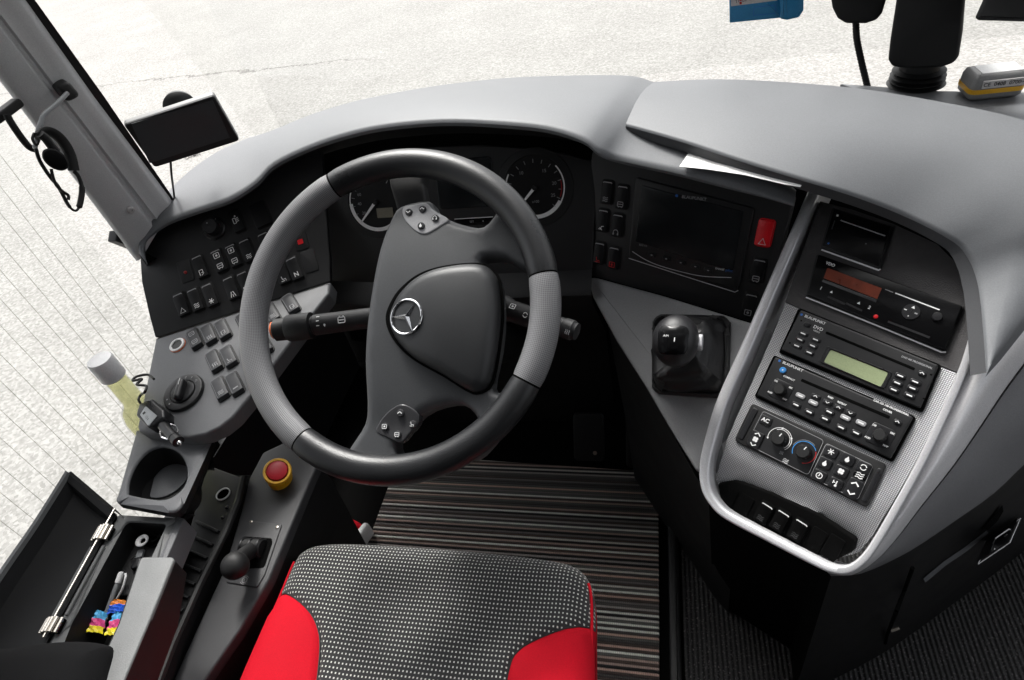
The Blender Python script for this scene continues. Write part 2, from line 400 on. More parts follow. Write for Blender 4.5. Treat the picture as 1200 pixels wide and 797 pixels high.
# dotted seat cloth
m = M['dotted'] = mat('black seat cloth with pale dots', (.02, .02, .02), .88, sheen=.15); N, L, b = nodes(m)
sp = N.new('ShaderNodeSeparateXYZ'); L.new(uvnode(N), sp.inputs[0]); PX, PY = .0056, .0064
fx = mathn(N, L, 'SUBTRACT', mathn(N, L, 'FRACT', mathn(N, L, 'DIVIDE', mathn(N, L, 'ADD', sp.outputs[0], 5), PX)), .5)
fy = mathn(N, L, 'SUBTRACT', mathn(N, L, 'FRACT', mathn(N, L, 'DIVIDE', mathn(N, L, 'ADD', sp.outputs[1], 5), PY)), .5)
dd = mathn(N, L, 'MAXIMUM', mathn(N, L, 'ABSOLUTE', fx), mathn(N, L, 'ABSOLUTE', fy))
nz = N.new('ShaderNodeTexNoise'); nz.inputs['Scale'].default_value = 400; L.new(uvnode(N), nz.inputs['Vector'])
dd = mathn(N, L, 'ADD', dd, mathn(N, L, 'MULTIPLY', mathn(N, L, 'SUBTRACT', nz.outputs['Fac'], .5), .14))
cr = N.new('ShaderNodeMapRange'); L.new(dd, cr.inputs['Value']); cr.inputs['From Min'].default_value = .125; cr.inputs['From Max'].default_value = .215
n2 = N.new('ShaderNodeTexNoise'); n2.inputs['Scale'].default_value = 900; L.new(uvnode(N), n2.inputs['Vector'])
mk = N.new('ShaderNodeMix'); mk.data_type = 'RGBA'; mk.inputs[6].default_value = (.006, .006, .007, 1); mk.inputs[7].default_value = (.03, .03, .031, 1); L.new(n2.outputs['Fac'], mk.inputs[0])
mx = N.new('ShaderNodeMix'); mx.data_type = 'RGBA'; mx.inputs[6].default_value = (.62, .62, .58, 1); L.new(mk.outputs[2], mx.inputs[7]); L.new(cr.outputs[0], mx.inputs[0]); L.new(mx.outputs[2], b.inputs['Base Color'])
bp = N.new('ShaderNodeBump'); bp.inputs['Strength'].default_value = .4; bp.inputs['Distance'].default_value = .0008; L.new(n2.outputs['Fac'], bp.inputs['Height']); L.new(bp.outputs['Normal'], b.inputs['Normal'])
# striped loop mat
m = M['striped'] = mat('striped loop pile', (.1, .1, .1), .95, sheen=.1); N, L, b = nodes(m)
tc = N.new('ShaderNodeTexCoord'); sp = N.new('ShaderNodeSeparateXYZ'); L.new(tc.outputs['Object'], sp.inputs[0])
wob = N.new('ShaderNodeTexNoise'); wob.inputs['Scale'].default_value = 220; L.new(tc.outputs['Object'], wob.inputs['Vector'])
yy = mathn(N, L, 'ADD', mathn(N, L, 'ADD', sp.outputs[1], 3), mathn(N, L, 'MULTIPLY', wob.outputs['Fac'], .0006))
ROW = .0056
idx = mathn(N, L, 'FLOOR', mathn(N, L, 'DIVIDE', yy, ROW)); fr_ = mathn(N, L, 'FRACT', mathn(N, L, 'DIVIDE', yy, ROW))
wn = N.new('ShaderNodeTexWhiteNoise'); wn.noise_dimensions = '1D'; L.new(mathn(N, L, 'ADD', idx, 7.3), wn.inputs['W'])
rp = N.new('ShaderNodeValToRGB'); rp.color_ramp.interpolation = 'CONSTANT'; L.new(wn.outputs['Value'], rp.inputs['Fac'])
ROWF = 1
stops = [(0, (.05, .045, .043)), (.10, (.28, .25, .235)), (.30, (.34, .245, .21)), (.46, (.14, .125, .12)), (.55, (.62, .62, .57)), (.76, (.48, .45, .41)), (.89, (.42, .28, .23))]
el = rp.color_ramp.elements; el[0].position, el[0].color = 0, (*stops[0][1], 1); el[1].position, el[1].color = stops[1][0], (*stops[1][1], 1)
for p, c in stops[2:]:
    e = el.new(p); e.color = (*c, 1)
lp = mathn(N, L, 'ABSOLUTE', mathn(N, L, 'SINE', mathn(N, L, 'MULTIPLY', sp.outputs[0], PI / .0042)))
rb = mathn(N, L, 'SINE', mathn(N, L, 'MULTIPLY', fr_, PI))
hh = mathn(N, L, 'MULTIPLY', rb, mathn(N, L, 'ADD', mathn(N, L, 'MULTIPLY', lp, .55), .45))
vm = N.new('ShaderNodeVectorMath'); vm.operation = 'SCALE'; par = mathn(N, L, 'ADD', mathn(N, L, 'MULTIPLY', mathn(N, L, 'FLOORED_MODULO', idx, 2), .85), .15); L.new(rp.outputs['Color'], vm.inputs[0]); L.new(mathn(N, L, 'MULTIPLY', par, mathn(N, L, 'ADD', mathn(N, L, 'MULTIPLY', hh, 1.0), .55)), vm.inputs['Scale']); L.new(vm.outputs['Vector'], b.inputs['Base Color'])
bp = N.new('ShaderNodeBump'); bp.inputs['Strength'].default_value = .8; bp.inputs['Distance'].default_value = .003; L.new(hh, bp.inputs['Height']); L.new(bp.outputs['Normal'], b.inputs['Normal'])
# ribbed dark aisle carpet
m = M['carpet'] = mat('ribbed dark carpet', (.02, .02, .02), .95); N, L, b = nodes(m)
tc = N.new('ShaderNodeTexCoord'); sp = N.new('ShaderNodeSeparateXYZ'); L.new(tc.outputs['Object'], sp.inputs[0])
rb = mathn(N, L, 'SINE', mathn(N, L, 'MULTIPLY', sp.outputs[0], 2 * PI / .009))
nz = N.new('ShaderNodeTexNoise'); nz.inputs['Scale'].default_value = 420; L.new(tc.outputs['Object'], nz.inputs['Vector'])
cr = N.new('ShaderNodeMapRange'); L.new(nz.outputs['Fac'], cr.inputs['Value']); cr.inputs['From Min'].default_value = .60; cr.inputs['From Max'].default_value = .72
r2 = N.new('ShaderNodeMapRange'); L.new(rb, r2.inputs['Value']); r2.inputs['From Min'].default_value = -1; r2.inputs['To Min'].default_value = .006; r2.inputs['To Max'].default_value = .05
cb = N.new('ShaderNodeCombineColor')
for i in range(3): L.new(r2.outputs[0], cb.inputs[i])
mx = N.new('ShaderNodeMix'); mx.data_type = 'RGBA'; mx.inputs[7].default_value = (.26, .24, .24, 1); L.new(cb.outputs[0], mx.inputs[6]); L.new(mathn(N, L, 'MULTIPLY', cr.outputs[0], .8), mx.inputs[0]); L.new(mx.outputs[2], b.inputs['Base Color'])
bp = N.new('ShaderNodeBump'); bp.inputs['Strength'].default_value = .7; bp.inputs['Distance'].default_value = .003; L.new(rb, bp.inputs['Height']); L.new(bp.outputs['Normal'], b.inputs['Normal'])
# pale worn asphalt with pebbles and a crack
m = M['road'] = mat('pale worn asphalt', (.4, .4, .39), .9); N, L, b = nodes(m)
tc = N.new('ShaderNodeTexCoord'); O = tc.outputs['Object']
vo = N.new('ShaderNodeTexVoronoi'); vo.inputs['Scale'].default_value = 62; L.new(O, vo.inputs['Vector'])
n1 = N.new('ShaderNodeTexNoise'); n1.inputs['Scale'].default_value = 30; n1.inputs['Detail'].default_value = 8; n1.inputs['Roughness'].default_value = .75; L.new(O, n1.inputs['Vector'])
n2 = N.new('ShaderNodeTexNoise'); n2.inputs['Scale'].default_value = 1.3; n2.inputs['Detail'].default_value = 5; L.new(O, n2.inputs['Vector'])
sepc = N.new('ShaderNodeSeparateColor'); L.new(vo.outputs['Color'], sepc.inputs[0])
t = mathn(N, L, 'ADD', mathn(N, L, 'MULTIPLY', sepc.outputs[0], .34), mathn(N, L, 'MULTIPLY', n1.outputs['Fac'], .5)); t = mathn(N, L, 'ADD', t, mathn(N, L, 'MULTIPLY', n2.outputs['Fac'], .22))
rp = N.new('ShaderNodeValToRGB'); L.new(t, rp.inputs['Fac']); rp.color_ramp.elements[0].position = .28; rp.color_ramp.elements[0].color = (.205, .20, .187, 1); rp.color_ramp.elements[1].position = .78; rp.color_ramp.elements[1].color = (.405, .397, .378, 1)
# crack: a wandering line across the road
n3 = N.new('ShaderNodeTexNoise'); n3.inputs['Scale'].default_value = 2.2; n3.inputs['Detail'].default_value = 9; n3.inputs['Roughness'].default_value = .7; L.new(O, n3.inputs['Vector'])
sp = N.new('ShaderNodeSeparateXYZ'); L.new(O, sp.inputs[0])
CRACK_A, CRACK_B = atz(130, 98, -.9), atz(380, 74, -.9)
sl = (CRACK_B.y - CRACK_A.y) / (CRACK_B.x - CRACK_A.x)
ln = mathn(N, L, 'SUBTRACT', sp.outputs[1], mathn(N, L, 'ADD', mathn(N, L, 'MULTIPLY', mathn(N, L, 'SUBTRACT', sp.outputs[0], CRACK_A.x), sl), CRACK_A.y))
ln = mathn(N, L, 'ABSOLUTE', mathn(N, L, 'ADD', ln, mathn(N, L, 'MULTIPLY', mathn(N, L, 'SUBTRACT', n3.outputs['Fac'], .5), .7)))
ck = N.new('ShaderNodeMapRange'); L.new(ln, ck.inputs['Value']); ck.inputs['From Min'].default_value = .004; ck.inputs['From Max'].default_value = .028
lim = N.new('ShaderNodeMapRange'); L.new(mathn(N, L, 'ADD', sp.outputs[0], mathn(N, L, 'MULTIPLY', n1.outputs['Fac'], 1.2)), lim.inputs['Value']); lim.inputs['From Min'].default_value = CRACK_B.x + .5; lim.inputs['From Max'].default_value = CRACK_B.x + 1.6
ck2 = mathn(N, L, 'MAXIMUM', ck.outputs[0], lim.outputs[0])
mx = N.new('ShaderNodeMix'); mx.data_type = 'RGBA'; mx.inputs[6].default_value = (.13, .125, .115, 1); L.new(rp.outputs['Color'], mx.inputs[7]); L.new(ck2, mx.inputs[0]); L.new(mx.outputs[2], b.inputs['Base Color'])
bp = N.new('ShaderNodeBump'); bp.inputs['Strength'].default_value = .6; bp.inputs['Distance'].default_value = .008; L.new(t, bp.inputs['Height']); L.new(bp.outputs['Normal'], b.inputs['Normal'])
# thin window glass
def glass(name, tint, refl):
    m = bpy.data.materials.new(name); m.use_nodes = True; N, L = m.node_tree.nodes, m.node_tree.links; N.clear()
    out = N.new('ShaderNodeOutputMaterial'); mixn = N.new('ShaderNodeMixShader'); tr = N.new('ShaderNodeBsdfTransparent'); tr.inputs[0].default_value = (*tint, 1)
    gl = N.new('ShaderNodeBsdfGlossy'); gl.inputs['Roughness'].default_value = .02; fr = N.new('ShaderNodeFresnel'); fr.inputs['IOR'].default_value = refl
    L.new(fr.outputs[0], mixn.inputs[0]); L.new(tr.outputs[0], mixn.inputs[1]); L.new(gl.outputs[0], mixn.inputs[2]); L.new(mixn.outputs[0], out.inputs[0]); return m
M['pane'] = glass('window glass', (.97, .98, .975), 1.3)
# see-through bottle plastic
def clear_plastic(name, col, a):
    m = bpy.data.materials.new(name); m.use_nodes = True; N, L = m.node_tree.nodes, m.node_tree.links; b = N['Principled BSDF']
    b.inputs['Base Color'].default_value = (*col, 1); b.inputs['Roughness'].default_value = .3
    out = N['Material Output']; mixn = N.new('ShaderNodeMixShader'); mixn.inputs[0].default_value = a; tr = N.new('ShaderNodeBsdfTransparent'); tr.inputs[0].default_value = (*col, 1)
    L.new(tr.outputs[0], mixn.inputs[1]); L.new(b.outputs[0], mixn.inputs[2]); L.new(mixn.outputs[0], out.inputs[0]); return m
M['bottle_clear'] = clear_plastic('frosted bottle plastic', (.985, .985, .98), .2)
M['liquid'] = clear_plastic('yellow green liquid', (.975, .975, .72), .12)

# ------------------------------------------------------------------ world, sun, view
SUN_EL, SUN_AZ = 54, -26          # degrees; azimuth from +Y towards +X
w = bpy.data.worlds.new('World'); scene.world = w; w.use_nodes = True; N, L = w.node_tree.nodes, w.node_tree.links
sky = N.new('ShaderNodeTexSky'); sky.sky_type = 'NISHITA'; sky.sun_disc = False; sky.sun_elevation = math.radians(SUN_EL); sky.sun_rotation = math.radians(SUN_AZ)
sky.dust_density = 6.0; sky.air_density = 1.0; sky.ozone_density = 1.0
hs = N.new('ShaderNodeHueSaturation'); hs.inputs['Saturation'].default_value = .18; L.new(sky.outputs[0], hs.inputs['Color'])
L.new(hs.outputs[0], N['Background'].inputs[0]); N['Background'].inputs[1].default_value = .13
sd = bpy.data.lights.new('sun', 'SUN'); sd.energy = 1.5; sd.angle = math.radians(10); sd.color = (1, .97, .93)
so = bpy.data.objects.new('sun', sd); COL.objects.link(so)
el, az = math.radians(SUN_EL), math.radians(SUN_AZ)
so.rotation_euler = Vector((-math.sin(az) * math.cos(el), -math.cos(az) * math.cos(el), -math.sin(el))).to_track_quat('-Z', 'Y').to_euler()
scene.view_settings.view_transform = 'Standard'; scene.view_settings.look = 'None'; scene.view_settings.gamma = 1; scene.view_settings.use_curve_mapping = False
scene.view_settings.exposure = 1.15
scene.cycles.max_bounces = 8; scene.cycles.transparent_max_bounces = 16

# ------------------------------------------------------------------ key planes of the cab
PC = Fr((.221, .615, .607), 35, 52)             # console face, turned to the driver
PN = Fr((.0414, .871, .727), 20, 22)             # navigation panel
PT = Fr(atz(182, 396, .66), 0, 76)             # switch shelf at the left
A_, B_ = PT.pt(182, 396), PT.pt(387, 330)
u_ = (B_ - A_).normalized(); v_ = atz(250, 242, .834) + Vector((-.01, .03, -.035)) - A_; v_ = v_ - u_ * u_.dot(v_)
SROT = math.atan2((B_ - A_).dot(PT.v), (B_ - A_).dot(PT.u))
PSW = Fr(A_, axes=(u_, v_))                     # dark switch panel above it
PCL = Fr((-.21, .95, .783), 0, 25)              # gauge panel
p0_, p1_, p2_ = PN.pt(690, 320), PC.pt(903, 385, -.016), PC.pt(838, 545, -.016)
u2_ = (p1_ - p0_).normalized(); v2_ = p1_ - p2_; v2_ = v2_ - u2_ * u2_.dot(v2_)
PSH = Fr(p0_, axes=(u2_, v2_))               # gear lever panel
PW = Fr((-.345, .582, .82), 0, 52.5)            # steering wheel plane
FLAT = lambda z: Fr((0, 0, z), 0, 90)

# ------------------------------------------------------------------ the place outside and the shell of the bus
mb = MB(); mb.quad([(-400, -400, -.9), (400, -400, -.9), (400, 400, -.9), (-400, 400, -.9)], M['road']); structure(mb.done('ground'))
mb = MB(); mb.prism(FLAT(0), [(-.99, -1.5), (1.5, -1.5), (1.5, 1.32), (-.99, 1.32)], -.06, -.003, M['deep_black']); structure(mb.done('bus_floor'))
mb = MB(); mb.prism(FLAT(2.2), [(-1.02, -1.5), (1.52, -1.5), (1.52, .28), (-1.02, .28)], 0, .05, M['cheek']); structure(mb.done('unseen_roof'))  # unseen roof added for shading, front edge set back to admit sky light
mb = MB(); mb.prism(Fr((0, 1.33, 0), 0, 0), [(-.99, -.45), (1.5, -.45), (1.5, .62), (-.99, .62)], -.02, .0, M['deep_black']); structure(mb.done('front_bulkhead'))
mb = MB(); mb.prism(Fr((0, -1.5, 0), 0, 0), [(-1.0, -.05), (1.5, -.05), (1.5, 2.2), (-1.0, 2.2)], -.02, 0, M['deep_black']); structure(mb.done('unseen_rear_wall'))  # unseen wall added behind the cab for shading only
mb = MB(); mb.prism(Fr((-.985, 0, 0), axes=(Vector((0, -1, 0)), Vector((0, 0, 1)))), [(-1.3, -.5), (1.5, -.5), (1.5, .33), (-1.3, .33)], -.03, 0.0, M['panel_dark'], .004); structure(mb.done('side_wall'))
mb = MB(); mb.prism(Fr((1.5, 0, 0), axes=(Vector((0, 1, 0)), Vector((0, 0, 1)))), [(-1.5, -.5), (1.2, -.5), (1.2, .5), (-.2, .6), (-1.5, .75)], -.03, 0, M['panel_dark']); structure(mb.done('unseen_right_wall'))  # unseen wall, kept low so that light enters from the right
# aisle carpet and the rail between it and the driver's floor
mb = MB(); mb.prism(FLAT(0), [(.035, -.9), (1.45, -.9), (1.45, 1.1), (.035, 1.1)], -.002, .006, M['carpet']); structure(mb.done('aisle_carpet'))
mb = MB(); mb.prism(FLAT(0), rrect(.022, 1.9, .005, .018, 0), -.002, .02, M['rubber'], .006); structure(mb.done('floor_edge_strip'))

# side window with heating wires
t = thing('side_window', 'large side window pane with fine heating wires, left of the driver', 'window', (-.985, 0, .33))
WF = Fr((-.985, 0, .33), axes=(Vector((0, 1, 0)), Vector((0, 0, 1))))
mb = MB(); mb.quad([WF.w(-1.4, 0), WF.w(.80, 0), WF.w(.73, 1.85), WF.w(-1.4, 1.85)], M['pane']); mb.done('glass', t)
wire = mat('fine tan wire', (.3, .26, .19), .5, var=(50, .1))
for px, py in ((75.3, 280), (49, 280), (25, 280), (0, 285), (0, 316.5), (0, 350), (0, 381), (0, 415), (0, 446), (0, 480), (0, 513), (0, 546), (0, 577), (0, 610)):
    p = atx(px, py, -.983); mb = MB(); q = Vector((-.983, p.y, .34)); r = Vector((-.983, p.y, 1.9)); mb.tube([q, r], .00028, wire, 5)
    mb.done('heating_wire', t)
# windscreen
mb = MB(); rows = []
for i in range(9):
    f = i / 8; x = -.92 + 2.42 * f; yb = 1.26 + .12 * math.sin(PI * f); rows.append([(x, yb, .80), (x, yb - .30, 1.5), (x, yb - .98, 2.2)])
tag(mb.loft(rows, M['pane']).done('windscreen'), 'wide curved windscreen beyond the dashboard, the pale road seen through it', 'windscreen')

# window pillar
t = thing('window_pillar', 'slanting grey window pillar with a groove and one screw at the upper left', 'pillar', atx(170, 275, -.93))
Lp = [(-60, 18), (0, 94), (68, 183), (139, 277), (160, 306)]; Gp = [(-60, -48), (0, 24.5), (86, 137), (177, 256), (184, 266)]; Rp = [(-20, -78), (30, 0), (110, 113), (197.6, 229.6), (204, 239)]
q0, q1, q2 = atx(68, 183, -.955), atx(139, 277, -.955), atx(110, 113, -.895); qn = (q1 - q0).cross(q2 - q0).normalized()
if qn.dot(CAM - q0) < 0: qn = -qn
rows = []
for (lx, ly), (gx, gy), (rx, ry) in zip(Lp, Gp, Rp):
    a, g, r = on(lx, ly, q0, qn), on(gx, gy, q0, qn), on(rx, ry, q0, qn)
    gd = (r - a).normalized(); out = qn
    row = [a - out * .05, a - out * .012, a, a + gd * .006 + out * .008]
    for f in (.3, .6, .85): row.append(a.lerp(g, f) + out * .012)
    row += [g - gd * .007 + out * .0115, g - gd * .0025 + out * .002, g + gd * .0025 + out * .002, g + gd * .007 + out * .0095]
    for f in (.25, .5, .75): row.append(g.lerp(r, f) + out * .008)
    row += [r - gd * .008 + out * .006, r - out * .001, r - out * .014, r - out * .06]
    rows.append(row)
rr = []
for i in range(len(rows) - 1):
    for k in range(4): rr.append([Vector(p).lerp(Vector(q), k / 4) for p, q in zip(rows[i], rows[i + 1])])
rr.append(rows[-1]); MB().loft(rr, M['pillar']).done('pillar_cover', t, sharp=60)
mb = MB(); e0 = [(10, -62), (41, 0), (122, 113), (199, 226), (206, 237)]; r2 = []
for (lx, ly), (rx, ry) in zip([(-20, -78), (30, 0), (110, 113), (197.6, 229.6), (204, 239)], e0):
    a, b = on(lx - 3, ly, q0, qn), on(rx, ry, q0, qn); r2.append([a - qn * .004, b, b + (b - CAM).normalized() * .03 + (a - b) * .2])
mb.loft(r2, M['rubber']).done('rubber_seal', t)
su_ = qn.cross(Vector((0, 0, 1))).normalized(); sf = Fr(on(152.4, 245, q0 + qn * .012, qn), axes=(-su_, qn.cross(-su_)))
mb = MB(); mb.lathe(sf, [(.0062, -.006), (.0062, .006), (.005, .0085), (.0026, .009), (.0022, .006), (.0001, .006)], M['label'], seg=16); mb.done('screw', t)
mb = MB(); q = atx(145, 282, -.975); mb.prism(Fr(q, axes=(Vector((0, .6, -.8)), Vector((1, 0, 0)))), rrect(.05, .02, .003), -.01, .01, M['rubber'], .002); mb.done('window_clip', t)

# ------------------------------------------------------------------ symbols printed on switches
def glyph(mb, kind, fr, s, h, m):
    lw = s * .13
    if kind == 'tri': mb.stroke(fr, [(-s * .5, -s * .4), (s * .5, -s * .4), (0, s * .5)], lw, h, m, True)
    elif kind == 'bus':
        mb.stroke(fr, rrect(s, s * .8, s * .15), lw, h, m, True); mb.stroke(fr, [(-s * .4, 0), (s * .4, 0)], lw, h, m); mb.patch(fr, rrect(s * .18, s * .18, .0001, -s * .28, -s * .5), h, m); mb.patch(fr, rrect(s * .18, s * .18, .0001, s * .28, -s * .5), h, m)
    elif kind == 'lamp':
        mb.stroke(fr, rrect(s, s * .9, s * .1), lw, h, m, True); mb.patch(fr, circle(s * .22, 10), h, m)
    elif kind == 'door':
        mb.stroke(fr, [(-s * .35, -s * .5), (-s * .35, s * .5), (s * .3, s * .5), (s * .3, -s * .1)], lw, h, m); mb.stroke(fr, [(-s * .1, -s * .5), (s * .4, -s * .2), (0, 0)], lw, h, m)
    elif kind == 'mirror':
        mb.stroke(fr, rrect(s * .5, s, s * .1, -s * .35), lw, h, m, True)
        for k in (-1, 0, 1): mb.stroke(fr, [(0, s * .3 * k), (s * .45, s * .3 * k + s * .1)], lw, h, m)
        mb.patch(fr, [(-s * .2, s * .7), (s * .2, s * .7), (0, s * 1.05)], h, m); mb.patch(fr, [(0, -s * .7), (s * .35, -s * .7), (s * .2, -s * 1.0)], h, m)
    elif kind == 'head': mb.stroke(fr, circle(s * .45, 12, 0, 0, -.4, PI + .4), lw, h, m); mb.patch(fr, rrect(s * .25, s * .4, s * .08, -s * .42, -s * .28), h, m); mb.patch(fr, rrect(s * .25, s * .4, s * .08, s * .42, -s * .28), h, m)
    elif kind == 'fan':
        for k in range(4): mb.patch(fr, circle(s * .24, 10, s * .26 * math.cos(PI / 4 + k * PI / 2), s * .26 * math.sin(PI / 4 + k * PI / 2)), h, m)
    elif kind == 'star':
        for k in range(3): a = PI * k / 3; mb.stroke(fr, [(-s * .5 * math.cos(a), -s * .5 * math.sin(a)), (s * .5 * math.cos(a), s * .5 * math.sin(a))], lw, h + k * .00003, m)
    elif kind == 'cycle':
        mb.stroke(fr, circle(s * .42, 12, 0, 0, .3, PI - .2), lw, h, m); mb.stroke(fr, circle(s * .42, 12, 0, 0, PI + .3, 2 * PI - .2), lw, h, m)
    elif kind == 'clock': mb.stroke(fr, circle(s * .45, 16), lw, h, m, True); mb.stroke(fr, [(0, s * .3), (0, 0), (-s * .15, -s * .15)], lw, h, m)
    elif kind == 'therm': mb.stroke(fr, [(s * .1, s * .5), (s * .1, -s * .2)], lw * 1.3, h, m); mb.patch(fr, circle(s * .2, 10, s * .1, -s * .3), h, m); mb.stroke(fr, [(-s * .4, s * .45), (-s * .4, -s * .1)], lw, h, m); mb.stroke(fr, [(-s * .4, s * .15), (-s * .1, s * .15)], lw, h, m)
    elif kind == 'drop': mb.patch(fr, circle(s * .33, 12, 0, -s * .15), h, m); mb.patch(fr, [(-s * .25, 0), (s * .25, 0), (0, s * .5)], h + .00003, m)
    elif kind == 'up': mb.stroke(fr, [(-s * .5, -s * .15), (0, s * .25), (s * .5, -s * .15)], lw * 1.6, h, m)
    elif kind == 'down': mb.stroke(fr, [(-s * .5, s * .15), (0, -s * .25), (s * .5, s * .15)], lw * 1.6, h, m)
    elif kind == 'lane': mb.stroke(fr, [(-s * .45, -s * .5), (-s * .15, s * .5)], lw, h, m); mb.stroke(fr, [(s * .45, -s * .5), (s * .15, s * .5)], lw, h, m); mb.stroke(fr, [(0, -s * .5), (0, 0)], lw, h, m)
    elif kind == 'wave':
        for k in (-.3, 0, .3): mb.stroke(fr, [(-s * .5, s * k), (-s * .2, s * (k + .12)), (s * .1, s * (k - .05)), (s * .45, s * (k + .1))], lw, h, m)
    elif kind == 'heat':
        for k in (-.35, 0, .35): mb.stroke(fr, [(s * k, -s * .45), (s * (k + .12), -s * .15), (s * (k - .05), s * .15), (s * (k + .08), s * .45)], lw, h, m)
    elif kind == 'seat': mb.stroke(fr, [(-s * .3, s * .5), (-s * .2, -s * .1), (s * .35, -s * .1), (s * .35, -s * .5)], lw, h, m); mb.stroke(fr, [(-s * .5, -s * .4), (s * .1, -s * .4)], lw, h, m)
    elif kind == 'dash': mb.patch(fr, rrect(s * .9, s * .25, .0001), h, m)
    elif kind == 'vent': mb.stroke(fr, [(-s * .5, -s * .3), (0, -s * .3), (0, s * .2), (s * .5, s * .3)], lw, h, m); mb.stroke(fr, [(-s * .3, 0), (s * .2, -s * .45)], lw, h, m)
    else: mb.text(kind, fr, 0, 0, h, s * 1.15, m, thick=s * .03)

def rocker(parent, fr, a, b, rot, w, l, glyphs, body='black', top='rocker_black', line='dim', mk='white', rise=.006, press=.0015):
    """a rocker switch: bezel sunk in the panel, tilted rocking face, a light line and printed symbols"""
    f = fr.at(a, b, 0, rot); mb = MB()
    mb.prism(f, rrect(w * 1.16, l * 1.07, w * .3), -.004, .0014, M[body], .0008)
    # rocking face: profile along the length
    prof = [(-.5, .0014), (-.485, rise * .75), (-.45, rise), (-.2, rise * .93), (0, rise * .8), (.2, rise * .72), (.43, rise * .66), (.485, rise * .5), (.5, .0014)]
    rows = []
    for y, h in prof:
        row = []
        for x, dh in ((-.5, -.0025), (-.485, -.0006), (-.44, 0), (0, 0), (.44, 0), (.485, -.0006), (.5, -.0025)):
            kx = .84 if abs(y) > .49 else .93 if abs(y) > .47 else 1
            row.append(f.w(x * w * kx, y * l, max(.0012, h + dh)))
        rows.append(row)
    mb.loft(rows, M[top])
    if line: mb.stroke(f, [(-w * .40, l * .385), (-w * .34, l * .42), (w * .34, l * .42), (w * .40, l * .385)], w * .09, rise * .66 + .0004, M[line])
    if body == 'black' and top == 'rocker_grey':
        mb.stroke(f, [(-w * .40, -l * .40), (-w * .40, l * .36), (-w * .32, l * .41), (w * .32, l * .41), (w * .40, l * .36)], w * .045, rise * .99, M['shelf_grey'])
    for gy, kind in glyphs:
        g = f.at(0, gy * l, 0); hh = (rise * (.95 if gy < -.15 else .78)) + .0006
        glyph(mb, kind, g, w * .48, hh, M[mk])
    return mb.done('rocker_switch', parent)
# ------------------------------------------------------------------ dashboard
D = thing('dashboard', 'charcoal dashboard with grey hood, round gauges and rows of rocker switches around the wheel', 'dashboard', (-.3, .9, .6))
# hood: stations of (lip pixel, lip height, far-edge pixel, far height)
ST = [((172, 309), .782, (163, 298), .784), ((168.5, 294), .788, (163.5, 281), .79), ((171, 282), .797, (168, 266), .80), ((181, 272), .806, (179, 251), .81),
      ((199, 260), .816, (196, 230), .82), ((235, 247), .828, (221, 203), .83), ((270, 235), .84, (252, 181), .84), ((300, 216), .852, (283, 166), .85),
      ((322, 194), .868, (323, 153), .858), ((366, 173), .886, (366, 136), .866), ((412, 158), .902, (412, 122), .873), ((458, 149), .912, (458, 112), .878),
      ((520, 144), .918, (520, 101), .88), ((580, 146), .918, (590, 93), .88), ((640, 152), .912, (660, 90), .88), ((682, 165), .90, (735, 90), .88), ((700, 179), .884, (764, 97), .876),
      ((720, 187), .866, (790, 106), .870), ((760, 196), .855, (820, 112), .862), ((800, 205), .847, (850, 145), .854), ((880, 226), .830, (905, 195), .836), ((930, 241), .812, (933, 224), .815)]
lip = [atz(*a, z) for a, z, _, _ in ST]; far = [atz(*b, z) for _, _, b, z in ST]
lipc = [Vector(p) for p in catmull(lip, 4, False)]; farc = [Vector(p) for p in catmull(far, 4, False)]
rows = [[], [], [], [], [], [], [], [], [], [], [], []]
n_ = len(lipc)
for i, (p, q) in enumerate(zip(lipc, farc)):
    g = q - p; L_ = g.length; g = g / max(L_, 1e-6); k = max(.3, min(1, L_ / .10)); up = Vector((0, 0, 1))
    rows[0].append(p + g * .07 * k - up * .038 * k); rows[1].append(p + g * .025 * k - up * .014 * k); rows[2].append(p + g * .003 * k - up * .006 * k)
    rows[3].append(p); rows[4].append(p + g * .003 * k + up * .0045 * k); rows[5].append(p + g * .009 * k + up * .0065 * k)
    for j, f in enumerate((.25, .45, .65, .85)): rows[6 + j].append(p.lerp(q, f) + up * (.0065 * k + .010 * k * math.sin(PI * f)))
    rows[10].append(q + up * .002 * k); rows[11].append(q + g * .03 * k - up * .09 * k)
MB().loft(rows[2:], M['dash_grey']).done('hood', D, sharp=50)
# black lining beneath the hood
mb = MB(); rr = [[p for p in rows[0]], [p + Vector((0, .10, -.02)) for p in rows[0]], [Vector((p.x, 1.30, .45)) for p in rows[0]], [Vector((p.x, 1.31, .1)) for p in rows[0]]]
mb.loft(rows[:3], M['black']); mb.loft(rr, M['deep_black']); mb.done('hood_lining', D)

# left switch panel
poly = PSW.pxs([(182, 396), (387, 330), (386, 300), (376, 170), (330, 188), (300, 211), (235, 242), (196, 250), (172, 260), (163, 284), (166, 330), (175, 370)])
sp_ = MB().prism(PSW, roundpoly(poly, [.004, .004, .004, .01, .01, .01, .01, .01, .01, .01, .02, .02]), -.012, 0, M['panel_dark'], .0015).done('switch_panel', D)
mb = MB(); a, b = PSW.px(251.4, 268); mb.lathe(PSW, [(.0215, -.002), (.0215, .003), (.020, .0045), (.0145, .005), (.0145, .016), (.0135, .0185), (.003, .0192), (.0001, .0185)], M['key_black'], a, b)
for ang in (60, 110, 150): mb.patch(PSW, circle(.0011, 8, a + .0175 * math.cos(math.radians(ang)), b + .0175 * math.sin(math.radians(ang))), .0052, M['white'])
mb.patch(PSW, circle(.001, 8, a - .002, b + .006), .0195, M['white']); mb.done('mirror_knob', sp_)
def sw(par, fr, px, py, w, l, gl, rot=None, **k):
    rot = (PROT if fr is PSW else 0) if rot is None else rot; a, b = fr.px(px, py); return rocker(par, fr, a, b, rot, w, l, gl, **k)
